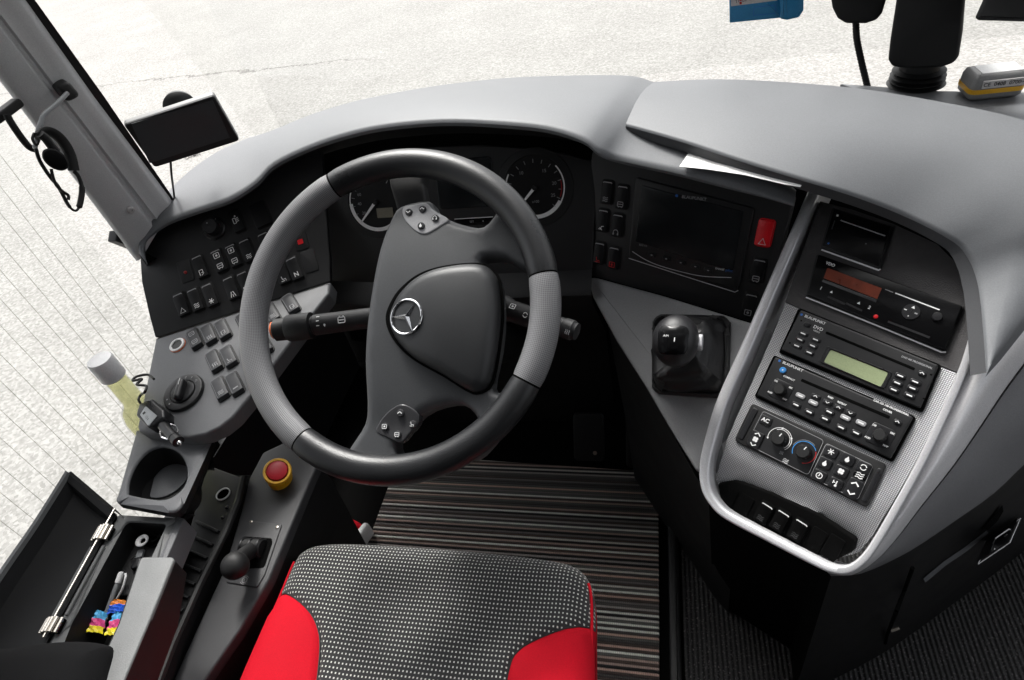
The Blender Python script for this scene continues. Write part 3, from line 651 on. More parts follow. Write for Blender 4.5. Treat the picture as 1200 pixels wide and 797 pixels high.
RW, RL = .0215, .046
qa_, qb_ = PSW.px(237, 322), PSW.px(230, 304); qc_, qd_ = PT.px(235, 411), PT.px(223.5, 386); TROT = math.atan2(-(qd_[0] - qc_[0]), qd_[1] - qc_[1]); PROT = math.atan2(-(qb_[0] - qa_[0]), qb_[1] - qa_[1])
sw(sp_, PSW, 278.5, 259, RW, RL, [(0, 'mirror')], line=None, mk='white')
sw(sp_, PSW, 306, 252, .03, .05, [], line=None)
sw(sp_, PSW, 235.5, 313, RW, RL, [(-.28, 'door')])
for px, py in ((257.5, 306), (274.5, 300)): sw(sp_, PSW, px, py, RW, RL, [(.22, 'lamp'), (-.24, 'bus')])
sw(sp_, PSW, 291, 294, RW, RL, [(-.28, 'wave')])
for px, py, g in ((213.5, 357, 'tri'), (230.2, 351.5, 'wave'), (247, 346, 'star'), (272, 338, 'lane'), (288.5, 332, 'lamp')): sw(sp_, PSW, px, py, RW, RL, [(-.28, g)])
sw(sp_, PSW, 331, 320, RW, RL, [(-.28, 'seat')]); sw(sp_, PSW, 346, 315, RW, RL, [(-.28, 'N')]); sw(sp_, PSW, 313, 286, RW, RL, [(-.28, 'bus')])
mb = MB(); a, b = PSW.px(363, 306); mb.prism(PSW, rrect(.026, .042, .004, a, b), -.002, .0012, M['panel_dark'], .0006); mb.done('blank_plate', sp_)
mb = MB(); a, b = PSW.px(217.5, 318); mb.prism(PSW, rrect(.026, .042, .004, a, b), -.002, .0012, M['panel_dark'], .0006)
a, b = PSW.px(218, 319.5); mb.lathe(PSW, [(.003, .001), (.003, .003), (.0018, .0042), (.0001, .0045)], M['red_dim'], a, b, 12); mb.done('warning_lamp', sp_)
mb = MB(); a, b = PSW.px(352, 280); mb.prism(PSW, rrect(.026, .042, .004, a, b), -.002, .0014, M['black'], .0006); a, b = PSW.px(352.4, 283.6); mb.patch(PSW, rrect(.0105, .0095, .001, a, b), .0019, M['red'])
a, b = PSW.px(352, 272); mb.patch(PSW, [(a - .002, b - .001), (a + .002, b - .001), (a, b + .002)], .0019, M['red_dim']); mb.done('warning_lamp', sp_)

# switch shelf
poly = PT.pxs([(182, 396), (387, 330), (385, 344), (350, 388), (316, 433), (293, 464), (272, 489), (257, 501), (240, 509), (220, 513), (190, 509), (162, 506), (160.5, 499), (168.5, 462), (173, 440)])
sh_ = MB().prism(PT, roundpoly(poly, [.002, .002, .006, .02, .02, .02, .02, .02, .02, .02, .02, .006, .004, .02, .02], 3), -.03, 0, M['shelf_grey'], .005).done('switch_shelf', D)
for px, py, gl in ((229, 398, [(.22, 'bus'), (-.24, 'bus')]), (245.7, 392.6, [(-.28, 'heat')]), (262, 387, [(-.28, 'door')]), (252, 424, [(-.28, 'heat')]), (269, 418.5, [(-.28, 'seat')]), (259.2, 456, [(-.28, 'wave')]), (276, 450.5, [(-.28, 'dash')]),
                   (287, 379, [(-.2, 'lamp')]), (319, 368, [(-.28, 'wave')]), (341.5, 357, [(-.28, 'door')]), (310, 404, [(-.2, 'fan')])):
    sw(sh_, PT, px, py, RW * .97, RL * 1.1, gl, rot=TROT, body='black', top='rocker_grey', line=None, mk='dim', rise=.008)
a, b = PT.px(208, 404.5)
mb = MB(); mb.lathe(PT, [(.0145, -.001), (.0145, .002), (.0135, .003), (.0102, .003), (.0098, .001)], M['white_plastic'], a, b, cap=False); mb.lathe(PT, [(.0152, -.001), (.0152, .0012), (.0143, .0016)], M['orange'], a + .0012, b - .0006, cap=False); mb.lathe(PT, [(.0099, .001), (.0001, -.003)], M['gauge'], a, b); mb.done('socket_ring', sh_)
a, b = PT.px(216.5, 461)
mb = MB(); mb.lathe(PT, [(.036, -.001), (.036, .004), (.0345, .0062), (.0325, .0068), (.023, .0058), (.0225, .003), (.0001, .003)], M['device_black'], a, b, 40)
mb.lathe(PT, [(.0215, .003), (.0215, .007), (.020, .0082), (.0001, .0084)], M['key_black'], a, b, 36)
f = PT.at(a, b, .008, math.radians(100)); mb.puff(f, rrect(.040, .0135, .0065), lambda x, y, d: .012 + rnd(d, .006), M['key_black'], step=.004, wall=.011, er=.005)
mb.stroke(f, [(.019, 0), (.006, 0)], .0012, .0125, M['white'])
for k, ch in enumerate('A0PD'):
    g = math.radians(128 - 26 * k); mb.text(ch, PT.at(a + .0278 * math.cos(g), b + .0278 * math.sin(g), 0), 0, 0, .0070, .006, M['dim'])
for g in (215, 240): mb.patch(PT, circle(.0016, 8, a + .0278 * math.cos(math.radians(g)), b + .0278 * math.sin(math.radians(g))), .0068, M['dim'])
mb.done('light_switch', sh_)

# gauge panel
poly = PCL.pxs([(378, 215), (450, 175), (560, 170), (640, 175), (700, 190), (694, 318), (600, 322), (470, 325), (440, 332), (388, 333)])
gp_ = MB().prism(PCL, roundpoly(poly, .01), -.02, 0, M['panel_dark'], .002).done('instrument_panel', D)
def gauge(px, py, r, needle, texts, extra):
    a, b = PCL.px(px, py); mb = MB()
    mb.lathe(PCL, [(r * 1.30, -.001), (r * 1.28, .0015), (r * 1.06, .003), (r * 1.04, .0016)], M['black'], a, b, 48, cap=False)
    mb.lathe(PCL, [(r * 1.04, .0016), (.0001, .0016)], M['gauge'], a, b, 48, cap=False)
    o = mb.done('gauge', gp_)
    mb = MB(); arc = circle(r * .985, 40, a, b, math.radians(150), math.radians(402)); mb.stroke(PCL, arc, r * .045, .0026, M['gauge_rim'])
    mb.stroke(PCL, circle(r * .95, 30, a, b, math.radians(180), math.radians(330)), r * .13, .0030, M['gauge_rim'])
    for k in range(15):
        g = math.radians(225 - 270 * k / 14); c, s = math.cos(g), math.sin(g); mb.stroke(PCL, [(a + r * .80 * c, b + r * .80 * s), (a + r * .92 * c, b + r * .92 * s)], r * .02, .0034, M['dim'])
    for tx, gx, gy in texts: mb.text(tx, PCL.at(a, b, 0), gx * r, gy * r, .0034, r * .15, M['dim'])
    extra(mb, a, b, r); g = math.radians(needle); c, s = math.cos(g), math.sin(g)
    mb.lathe(PCL, [(r * .09, .003), (r * .08, .0075), (.0001, .008)], M['black'], a, b, 18)
    mb.prism(PCL, [(a - s * r * .05, b + c * r * .05), (a + s * r * .05, b - c * r * .05), (a + c * r * .86 + s * r * .025, b + s * r * .86 - c * r * .025), (a + c * r * .86 - s * r * .025, b + s * r * .86 + c * r * .025)], .0055, .0068, M['white'])
    mb.done('dial', gp_)
gauge(441, 237, .052, 226, [('20', -.5, -.35), ('40', -.62, -.02), ('60', -.58, .3)], lambda mb, a, b, r: mb.patch(PCL, rrect(r * .62, r * .34, .001, a + r * .30, b - r * .38), .0032, M['lcd_beige']))
def tach_extra(mb, a, b, r):
    mb.stroke(PCL, circle(r * .9, 10, a, b, math.radians(-22), math.radians(12)), r * .03, .0036, M['red_dim']); mb.text('x100', PCL.at(a, b, 0), 0, -r * .45, .0034, r * .12, M['dim'])
gauge(627, 220, .052, 226, [('5', -.68, -.05), ('10', -.42, .5), ('15', .35, .52), ('20', .66, .1), ('25', .6, -.28)], tach_extra)
mb = MB(); a, b = PCL.px(545, 215); mb.prism(PCL, rrect(.105, .085, .008, a, b), 0, .002, M['screen'], .001); a, b = PCL.px(556, 259.5); mb.prism(PCL, rrect(.072, .012, .003, a, b), 0, .003, M['gloss_black'], .001); mb.stroke(PCL, [(a - .036, b + .0065), (a + .036, b + .0065)], .0012, .0034, M['white'])
mb.text('SET', PCL.at(a - .004, b), 0, 0, .0034, .005, M['dim']); mb.patch(PCL, circle(.0012, 8, a + .017, b), .0034, M['dim']); mb.done('display', gp_)
# lower edge of the gauge panel and the dark knee area
mb = MB(); e = [PCL.pt(388, 331), PCL.pt(440, 333), PCL.pt(520, 326), PCL.pt(600, 322), PCL.pt(694, 318)]
mb.loft([[p + Vector((0, .004, .004)) for p in e], [p + Vector((0, -.035, -.012)) for p in e], [p + Vector((0, -.042, -.02)) for p in e], [p + Vector((0, -.03, -.05)) for p in e], [p + Vector((0, .12, -.25)) for p in e], [p + Vector((0, .16, -.6)) for p in e]], M['panel_dark']).done('knee_panel', D)

# centre panel with the navigation screen
poly = PN.pxs([(694, 176), (722, 183), (800, 199), (880, 219), (930, 233), (894, 383), (880, 378), (780, 347), (688, 322), (686, 250)])
cp_ = MB().prism(PN, roundpoly(poly, .006), -.03, 0, M['panel_dark'], .002).done('centre_panel', D)
for px, py, g, mk in ((712, 225, 'wave', 'dim'), (729.5, 230.5, 'bus', 'dim'), (707, 258, 'vent', 'white'), (724, 263.5, 'head', 'dim'), (702.8, 296, 'seat', 'red_mark'), (719.5, 301.5, 'lamp', 'red_mark')):
    sw(cp_, PN, px, py, .0195, .039, [(-.30, g)], rot=-.03, mk=mk)
for px, py, g in ((888.5, 319, 'bus'), (879, 359, 'lamp')): sw(cp_, PN, px, py - 2, .0195, .039, [(-.30, g)], rot=-.03, mk='dim')
sw(cp_, PN, 896.5, 273, .0215, .0405, [(-.30, 'tri')], rot=-.03, body='red', top='red', line=None, rise=.007)

# gear lever panel
poly = PSH.pxs([(688, 322), (780, 347), (880, 378), (906, 386), (880, 440), (845, 520), (838, 560), (815, 552), (783, 500), (757, 455), (722, 400), (694, 348)])
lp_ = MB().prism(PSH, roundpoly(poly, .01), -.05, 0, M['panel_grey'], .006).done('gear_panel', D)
mb = MB(); e = [PSH.pt(*q) for q in ((694, 348), (722, 400), (757, 455), (783, 500), (815, 560), (838, 590))]
mb.loft([[p - PSH.n * .004 for p in e], [p + Vector((.02, .01, -.05)) for p in e], [Vector((p.x + .04, p.y + .03, .25)) for p in e], [Vector((p.x + .05, p.y + .05, 0)) for p in e]], M['black']).done('gear_panel_side', D)

# storage lid at the right
LF = [((733, 145), .892), ((800, 164), .884), ((870, 187), .874), ((945, 210), .858), ((1000, 227), .838), ((1055, 248), .815), ((1105, 272.5), .797), ((1131, 293), .78), ((1148, 335), .752), ((1157, 434), .708)]
LB = [((767, 96), .888), ((835, 93), .888), ((900, 95), .888), ((1000, 103), .884), ((1100, 119), .876), ((1200, 141), .868), ((1290, 182), .85), ((1310, 250), .815), ((1250, 312), .768), ((1163, 424), .71)]
fl = [Vector(p) for p in catmull([atz(*a, z) for a, z in LF], 4, False)]; bl = [Vector(p) for p in catmull([atz(*a, z) for a, z in LB], 4, False)]
rows = [[] for _ in range(12)]
for p, q in zip(fl, bl):
    g = (q - p); k = min(1, g.length / .08); g = g.normalized(); up = Vector((0, 0, 1))
    bt_ = min(1, max(0, (len(rows[0]) - 20) / 11)); dn = (up * -.017).lerp(Vector((-.016, -.002, -.007)), bt_); rows[0].append(p + g * .05 * k + dn * 1.2); rows[1].append(p + g * .003 + dn * 1.12); rows[2].append(p + dn); rows[3].append(p - up * .004); rows[4].append(p + g * .0015 - up * .001); rows[5].append(p + g * .005 * k)
    for j, f in enumerate((.3, .5, .7, .88)): rows[6 + j].append(p.lerp(q, f) + up * .012 * k * math.sin(PI * f))
    rows[10].append(q); rows[11].append(q + g * .004 - up * .03)
MB().loft(rows[3:], M['dash_grey']).done('storage_lid', D, sharp=50); MB().loft(rows[:4], M['lid_rim']).done('lid_rim', D, sharp=50)
mb = MB(); e = [[rows[j][0] for j in (1, 2, 3, 4, 5, 6, 7, 8, 9, 10, 11)], [rows[j][0] + Vector((0, 0, -.02)) for j in (1, 2, 3, 4, 5, 6, 7, 8, 9, 10, 11)]]
mb.loft(e, M['dash_grey']).done('lid_end', D)
# ledge behind the lid
mb = MB(); f = FLAT(.842); mb.prism(f, f.pxs([(985, 98), (1100, 106), (1230, 108), (1330, 180), (1200, 165), (1100, 140)]), -.05, 0, M['dash_grey'], .003); mb.done('rear_ledge', D)

# ------------------------------------------------------------------ navigation screen
t = thing('navigation_screen', 'black built-in navigation screen in the dashboard above the gear lever', 'navigation screen', PN.pt(805, 275))
q = PN.pxs([(745.5, 207), (884.5, 243.5), (866, 341), (737.5, 301)])
MB().prism(PN, roundpoly(q, .006), -.004, .004, M['device_black'], .002).done('bezel', t)
q = PN.pxs([(752, 217), (872, 248), (859, 318), (745, 283)], .004); MB().prism(PN, roundpoly(q, .003), .002, .0052, M['screen'], .0006).done('screen', t)
mb = MB(); f = PN.at(*PN.px(813, 231.5), 0, -.01); mb.text('BLAUPUNKT', f, .002, 0, .0056, .0068, M['dim'], thick=.0001); mb.patch(f, circle(.0022, 10, -.0255, .0005), .0056, M['blue_mark'])
f = PN.at(*PN.px(755, 287), 0, -.02); mb.text('RNS 4.5', f, 0, 0, .0056, .0042, M['dim'])
f = PN.at(*PN.px(849, 315), 0, -.02); mb.text('travel', f, -.006, 0, .0056, .006, M['white']); mb.text('pilot', f, .0085, 0, .0056, .006, M['blue_mark']); mb.done('lettering', t)
mb = MB(); a = [PN.px(x, y) for x, y in ((742, 294), (758, 304), (775, 311), (800, 318), (825, 323), (858, 324.5))]; mb.stroke(PN, catmull(a, 4, False), .0011, .0046, M['satin']); mb.stroke(PN, PN.pxs([(738, 302), (800, 322), (862, 341.5), (866, 339.5)]), .0013, .0046, M['satin']); mb.done('trim_line', t)
for px, py in ((765, 298), (782, 302.5), (799, 307), (816, 311.5), (831, 316)):
    mb = MB(); a, b = PN.px(px, py); f = PN.at(a, b, 0, -.02); mb.prism(f, rrect(.014, .0065, .002), .004, .006, M['key_black'], .0008); mb.patch(f, rrect(.003, .0016, .0003), .0062, M['dim']); mb.done('key', t)
# paper under the lid
f = [atz(796, 195, .862), atz(830, 198.5, .860), atz(873, 205, .857), atz(917, 215.5, .851), atz(938, 219, .848)]; bk = [atz(814, 168, .868), atz(840, 175, .866), atz(885, 190, .863), atz(925, 205, .856), atz(942, 212, .852)]
mb = MB(); mb.loft([f, [p.lerp(q, .5) - Vector((0, 0, .0012)) for p, q in zip(f, bk)], bk], M['paper']); mb.loft([[p - Vector((0, 0, .0006)) for p in f], [p - Vector((0, 0, .0006)) for p in bk]], M['paper'])
pl = [p.lerp(q, s) + Vector((0, 0, .0004)) for (p, q) in zip(f, bk) for s in (.62, .95)]
mb.quad([pl[0].lerp(pl[2], .4), pl[2], pl[3], pl[1].lerp(pl[3], .4)], M['print_grey'])
tag(mb.done('paper_sheet'), 'white paper sheet sticking out from under the grey storage lid', 'paper')
# gear lever
t = thing('gear_lever', 'black gear lever with round knob and creased leather gaiter', 'gear lever', PSH.pt(810, 418))
base = PSH.pxs([(767, 371), (846, 371), (856, 380), (857, 440), (852, 462), (800, 467), (768, 455)])
base = catmull(roundpoly(PSH.pxs([(766, 369), (857, 371), (854, 468), (765, 462)]), .02, 4), 2)
MB().ring(PSH, base, inset(ccw(base), .009), 0, .010, M['gaiter'], .0042).done('frame', t)
inn = ccw(inset(ccw(base), .007)); top_c = PSH.pt(803, 404, .07); rows = []
nI = len(inn)
A0_, B0_ = PSH.ab(top_c); CX_, CY_ = sum(q[0] for q in inn) / nI, sum(q[1] for q in inn) / nI
for f in (0, .05, .1, .16, .23, .3, .38, .46, .54, .62, .7, .78, .86, .93, 1):
    row = []
    for j, (a, b) in enumerate(inn):
        ang = math.atan2(b - CY_, a - CX_); ea_, eb_ = CX_ + .043 * math.cos(ang), CY_ + .049 * math.sin(ang)
        m_ = min(1, 1.6 * f); x = a + (ea_ - a) * m_; y = b + (eb_ - b) * m_; g = f ** 1.7
        tx, ty = A0_ + .011 * math.cos(ang), B0_ + .011 * math.sin(ang); x += (tx - x) * g; y += (ty - y) * g
        w_ = math.sin(PI * min(1, f * 1.15)); low_ = max(0, -math.sin(ang + .25))
        fold = w_ * (.0042 * math.sin(4 * ang + 5 * f) + .0034 * math.sin(15 * f + 2.2 * math.sin(2 * ang + .6)) + .002 * math.sin(9 * ang - 11 * f))
        o = (.004 + .008 * low_) * w_ + fold * .9; x += o * math.cos(ang); y += o * math.sin(ang)
        row.append(PSH.w(x, y, .004 + .066 * f ** 1.15 + .010 * w_ + fold))
    rows.append(row)
mb = MB(); mb.loft([r + [] for r in rows], M['gaiter'], closed=True); mb.done('gaiter', t, sharp=80)
kc = PSH.pt(792, 399, .105); ax = (CAM - kc).normalized(); ax = (ax * .75 + Vector((-.15, 0, .55))).normalized()
ku = (Vector((1, -.12, 0)) - ax * ax.dot(Vector((1, -.12, 0)))).normalized(); KF = Fr(kc, axes=(ku, ax.cross(ku)))
mb = MB(); rows = []
for h, r in ((-.042, .012), (-.034, .019), (-.021, .027), (-.007, .0315), (.007, .0318), (.018, .0278), (.0262, .021), (.0305, .0115), (.0316, .001)):
    rows.append([KF.w(r * math.cos(2 * PI * k / 32) * 1.02, r * math.sin(2 * PI * k / 32) * 1.18 - max(0, -h) * .1, h) for k in range(32)])
mb.loft(rows, M['knob'], closed=True, cap=True); mb.done('knob', t, sharp=70)
mb = MB(); mb.puff(KF, roundpoly([(-.02, -.029), (.02, -.029), (.0215, .012), (-.0215, .012)], .011), lambda x, y, d: .0322 * math.sqrt(max(0, 1 - (x / .039) ** 2 - (y / .047) ** 2)) + .0009 + rnd(d, .001), M['gloss_black'], step=.004, wall=.003, er=.001)
kh = .0326; mb.stroke(KF, [(.003, -.013), (.003, .002)], .0012, kh, M['white']); mb.stroke(KF, [(-.004, -.005), (.003, -.005)], .0010, kh, M['white']); mb.text('A/M', KF, -.009, -.005, kh, .0045, M['white']); mb.patch(KF, [(.0012, .002), (.0048, .002), (.003, .0045)], kh, M['white']); mb.done('shift_plate', t)
mb = MB(); bf = Fr(kc + KF.u * .031 - KF.n * .004, axes=(KF.v, KF.n)); mb.prism(bf, rrect(.022, .017, .006), -.004, .006, M['satin'], .002); mb.done('side_button', t)
mb = MB(); mb.tube([kc - KF.n * .03, top_c.lerp(kc, .4), top_c - PSH.n * .03], [.0095, .0105, .0115], M['gaiter'], 16); mb.done('stem', t)
# ------------------------------------------------------------------ centre console
K = thing('centre_console', 'centre console with woven silver face, bright silver rim and grey flank beside the aisle', 'console', (.35, .75, 0))
FACE = [(962, 236), (1000, 246), (1046, 262), (1098, 286), (1122, 310), (1134, 345), (1138, 392), (1112, 470), (1062, 562), (1020, 632), (1003, 652), (984, 656), (950, 647), (862, 602), (843, 584), (835, 560), (852, 515), (905, 398)]
SPLIT_L, SPLIT_R = (923, 357), (1119, 432)
up = PC.pxs([(961, 236), (1000, 246), (1046, 262), (1098, 286), (1122, 310), (1134, 345), (1139, 392), (1121, 436), (920, 354)])
lo = PC.pxs([(920.5, 355), (1120.5, 437), (1112, 470), (1062, 562), (1022, 628), (1004, 648), (984, 654), (950, 645), (862, 600), (843, 582), (836, 560), (852, 515), (905, 394)])
MB().prism(PC, up, -.04, .0, M['face_shaded']).done('upper_face', K)
rl = PC.pxs([(836, 560), (1020, 634)])[0]
botline = [PC.px(x, y) for x, y in ((838, 556), (870, 561), (940, 590), (1010, 630))]
def face_h(a, b, d):
    dd = dist_poly((a, b), botline, False)
    below = b < (botline[0][1] + (botline[-1][1] - botline[0][1]) * (a - botline[0][0]) / (botline[-1][0] - botline[0][0]))
    s = (-dd if below else dd); return -.022 * min(1, max(0, (.03 - s) / .05)) ** 2
MB().puff(PC, lo, face_h, M['weave'], step=.012, wall=.02, er=.002, rings=(.5,)).done('woven_face', K)
# rim
TR = [(963, 212), (956, 228), (935, 276), (905, 345), (876, 412), (850, 470), (836, 514), (829, 545), (830, 570), (839, 588), (856, 604), (905, 630), (955, 656), (975, 665), (992, 667), (1008, 659), (1024, 640), (1050, 596), (1082, 537), (1112, 473), (1132, 424), (1143, 386)]
path = catmull(PC.pxs(TR), 5, False)
MB().sweep(PC, path, [(-.0088, -.05), (-.0088, .0105), (-.0078, .013), (-.005, .0142), (.004, .0142), (.0068, .012), (.0078, .008), (.0078, -.05)], M['satin'], ws=[1.0 - .45 * min(1, max(0, (k / 100 - .25) / .5)) for k in range(101)]).done('silver_rim', K, sharp=50)
# flanks: silver band, grey cheek, dark body down to the floor
A = [(1150, 352), (1146, 392), (1131, 432), (1112, 476), (1082, 540), (1050, 599), (1026, 640), (1010, 660), (990, 670), (970, 668)]
Bq = [(1270, 330), (1225, 392), (1180, 452), (1150, 497), (1117, 545), (1080, 592), (1048, 634), (1025, 658), (998, 674), (972, 672)]
Bh = [-.05, -.045, -.04, -.036, -.033, -.03, -.028, -.026, -.026, -.026]
ea = [PC.pt(x, y, .0) for x, y in A]; eb = [PC.pt(x, y, h) for (x, y), h in zip(Bq, Bh)]
ea = [Vector(p) for p in catmull(ea, 3, False)]; eb = [Vector(p) for p in catmull(eb, 3, False)]
rows = [[p.lerp(q, f) + PC.n * (.022 * math.sin(PI * f) * min(1, (q - p).length / .06)) for p, q in zip(ea, eb)] for f in (0, .12, .3, .5, .7, .86, .95, 1)]
rows.append([q - PC.n * .015 for q in eb]); MB().loft(rows, M['satin_side']).done('silver_flank', K, sharp=60)
C1 = [(1330, 430), (1290, 470), (1250, 505), (1205, 540), (1165, 578), (1120, 610), (1085, 634), (1055, 652), (1010, 672), (974, 675)]
Ch = [-.135, -.13, -.125, -.12, -.112, -.10, -.09, -.08, -.06, -.045]
ec = [PC.pt(x, y, h) for (x, y), h in zip(C1, Ch)]; ec = [Vector(p) for p in catmull(ec, 3, False)]
rows = [[q - PC.n * .012 + (r - q) * .0 for q, r in zip(eb, ec)]] + [[q.lerp(r, f) + PC.n * (.012 * math.sin(PI * f) * min(1, (r - q).length / .06) - .004 * (1 - f)) for q, r in zip(eb, ec)] for f in (.03, .08, .25, .5, .75, .93, 1)] + [[r - PC.n * .02 for r in ec]]
MB().loft(rows, M['cheek']).done('grey_cheek', K, sharp=60)
D1 = [(1330, 560), (1290, 585), (1250, 612), (1205, 643), (1167, 672), (1119, 707), (1060, 750), (1020, 775), (970, 800), (930, 815)]
ed = [atz(x, y, 0) for x, y in D1]; ed = [Vector(p) for p in catmull(ed, 3, False)]
rows = [[r.lerp(s_, f) for r, s_ in zip(ec, ed)] for f in (.0, .02, .3, .6, .9, 1)]
MB().loft(rows, M['black']).done('lower_body', K, sharp=60)
el_ = [ec[-1]] + [PC.pt(x, y, -.045) for x, y in ( (955, 656), (905, 630), (856, 604), (830, 570), (836, 514), (876, 412), (935, 276))]
fl_ = [ed[-1]] + [Vector((p.x + .03, p.y + .06, 0)) for p in el_[1:]]
MB().loft([el_, [p.lerp(q, .15) for p, q in zip(el_, fl_)], fl_], M['deep_black']).done('front_body', K)
# door in the lower body with its edge highlight painted as a pale strip, and the triangular-symbol sticker
def side(px, py, lift=0.0):
    best = None; d = ray(px, py)
    for i in range(len(ec) - 1):
        q = [ec[i], ec[i + 1], ed[i]]; n = (q[1] - q[0]).cross(q[2] - q[0])
        if n.length < 1e-9 or abs(d.dot(n)) < 1e-9: continue
        k = (q[0] - CAM).dot(n) / d.dot(n); p = CAM + d * k; rel = p - ec[i]; ax = (ec[i + 1] - ec[i]); t = rel.dot(ax) / ax.length_squared
        if -.05 <= t <= 1.05 and k > 0: best = (p, n.normalized() if n.dot(d) < 0 else -n.normalized())
    if best is None:
        n = Vector((.5, -.75, .3)).normalized(); best = (on(px, py, ec[14], n), n)
    return best[0] + best[1] * lift
mb = MB(); mb.loft([[side(*q, .0015) for q in ((1081, 677), (1105, 657), (1130, 640), (1155, 621))], [side(*q, .003) for q in ((1082, 679.5), (1106, 659.5), (1131, 642.5), (1156, 622.5))], [side(*q, .001) for q in ((1084, 682), (1108, 662), (1133, 645), (1158, 624))]], M['dash_grey']); mb.done('door_edge_highlight', K)
dl = [side(*q, .003) for q in ((1067, 664), (1058, 690), (1048, 715), (1038, 742), (1036, 752))]; MB().tube(dl, .0025, M['deep_black'], 6).done('door_gap', K)
MB().loft([[side(*q, .003) for q in ((1150, 618), (1160, 606), (1172, 590))], [side(*q, .0035) for q in ((1155, 619), (1166, 609), (1173, 597))]], M['deep_black']).done('door_recess', K)
mb = MB()
def ribbon(pts, w_, lift):
    for (x0, y0), (x1, y1) in zip(pts, pts[1:]):
        L_ = math.hypot(x1 - x0, y1 - y0); nx, ny = -(y1 - y0) / L_ * w_ / 2, (x1 - x0) / L_ * w_ / 2
        mb.quad([side(x0 + nx, y0 + ny, lift), side(x1 + nx, y1 + ny, lift), side(x1 - nx, y1 - ny, lift), side(x0 - nx, y0 - ny, lift)], M['white'])
mb.quad([side(1193, 605, .001), side(1180, 634, .001), side(1143, 659, .001), side(1155, 633, .001)], M['panel_dark'])
ribbon([(1193, 605), (1180, 634), (1143, 659), (1155, 633), (1193, 605)], 1.0, .004)
ribbon([(1157, 644), (1163, 629), (1179, 618), (1183, 620)], 1.3, .004); ribbon([(1162, 642), (1168, 630), (1177, 624)], 1.1, .004); ribbon([(1167, 643), (1175, 638)], 1.6, .004); ribbon([(1157, 637), (1166, 634)], 1.2, .004)
mb.done('sticker', K)
a_ = side(1041, 735, .006); mb = MB(); mb.tube([a_, a_ + Vector((.012, .004, .004))], .003, M['steel'], 8); mb.done('screw', K)
# dark switch row under the face
def facepx(px, py): 
    a, b = PC.px(px, py); return face_h(a, b, 1)
FR_ = Fr(PC.pt(918, 610, -.012), axes=(PC.u, (PC.v * .96 + PC.n * .28)))
q = FR_.pxs([(842, 566), (862, 562), (905, 577), (960, 602), (1005, 632), (1000, 646), (982, 655), (950, 647), (862, 602), (845, 585)]); MB().prism(FR_, roundpoly(q, .006), -.02, .004, M['deep_black'], .003).done('switch_bar', K)
for px, py in ((897, 600), (916, 609), (937, 620)):
    a, b = FR_.px(px, py); f = FR_.at(a, b, .004); rocker(K, f, 0, 0, -.06, .0185, .031, [(-.25, 'wave')], mk='panel_dark', line='white', top='deep_black', body='deep_black')
for px, py in ((855, 583), (873, 592), (957, 632), (977, 641)):
    a, b = FR_.px(px, py); f = FR_.at(a, b, .004, -.06); mb = MB(); mb.prism(f, rrect(.0195, .034, .003), -.001, .0012, M['deep_black'], .0008); mb.done('blank_plate', K)

# ------------------------------------------------------------------ devices in the console face
def devframe(tl, tr, br, bl, h):
    c = [PC.pt(*q, h) for q in (tl, tr, br, bl)]; u = ((c[1] - c[0]) + (c[2] - c[3])).normalized(); v = ((c[0] - c[3]) + (c[1] - c[2])); v = (v - u * v.dot(u)).normalized()
    return Fr(sum(c, Vector()) / 4, axes=(u, v))
def outline(fr, qs, r, h=0): return roundpoly(fr.pxs(qs, h), r)
def key(parent, fr, px, py, w, l, m='key_black', kind=None, mk='white', h=.004, gs=.6, name='key', r=.0012, rot=0):
    a, b = fr.px(px, py, h); f = fr.at(a, b, 0, rot); mb = MB(); mb.prism(f, rrect(w, l, min(r, l * .45)), .001, h + .0022, M[m], .0010)
    if kind == '-': mb.patch(f, rrect(w * .55, l * .28, .0002), h + .0024, M[mk])
    elif kind: glyph(mb, kind, f, min(w, l) * gs, h + .0024, M[mk])
    return mb.done(name, parent)
z7 = lambda x, y: (880 + x / 3.987, 350 + y / 3.987)
def bezel_prism(fr, qs, r, h0, h1, m, bev): return MB().prism(fr, outline(fr, qs, r), h0, h1, m, bev)

# upper radio
Q = [(939.5, 364), (1100, 429), (1078.5, 479.5), (916, 411)]; R1 = devframe(*Q, .002)
t = thing('disc_radio', 'upper of two radios in the woven console face, with pale green display', 'radio', R1.o)
bezel_prism(R1, [(936, 361), (1103.5, 428), (1081, 484), (912.5, 413)], .004, -.006, .0012, M['deep_black'], .0008).done('bezel', t)
bezel_prism(R1, Q, .003, .0, .0065, M['device_black'], .002).done('faceplate', t)
q = outline(R1, [z7(372, 238), z7(642, 346), z7(607, 413), z7(340, 296)], .002, .0068)
MB().ring(R1, roundpoly(R1.pxs([z7(358, 222), z7(662, 344), z7(622, 424), z7(322, 299)], .0068), .003), roundpoly(R1.pxs([z7(372, 238), z7(642, 346), z7(607, 413), z7(340, 296)], .0068), .003), .006, .0085, M['key_black'], .001).done('display_frame', t)
MB().prism(R1, q, .004, .0072, M['lcd_green']).done('display', t)
a, b = R1.px(*z7(350, 158), .0066), R1.px(*z7(765, 330), .0066); d = (Vector(b) - Vector(a)); f = R1.at((a[0] + b[0]) / 2, (a[1] + b[1]) / 2, 0, math.atan2(d.y, d.x)); MB().prism(f, rrect(d.length, .0036, .0015), .006, .0068, M['deep_black']).done('disc_slot', t)
for i, (x, y) in enumerate(((245, 165), (303, 193), (230, 193), (289, 222), (215, 222), (273, 253))): key(t, R1, *z7(x, y), .0125, .006, kind='-', h=.0065, r=.0026)
for i, (x, y) in enumerate(((698, 362), (768, 390), (684, 395), (755, 420), (668, 427), (740, 453))): key(t, R1, *z7(x, y), .0125, .006, kind='-', h=.0065, r=.0026)
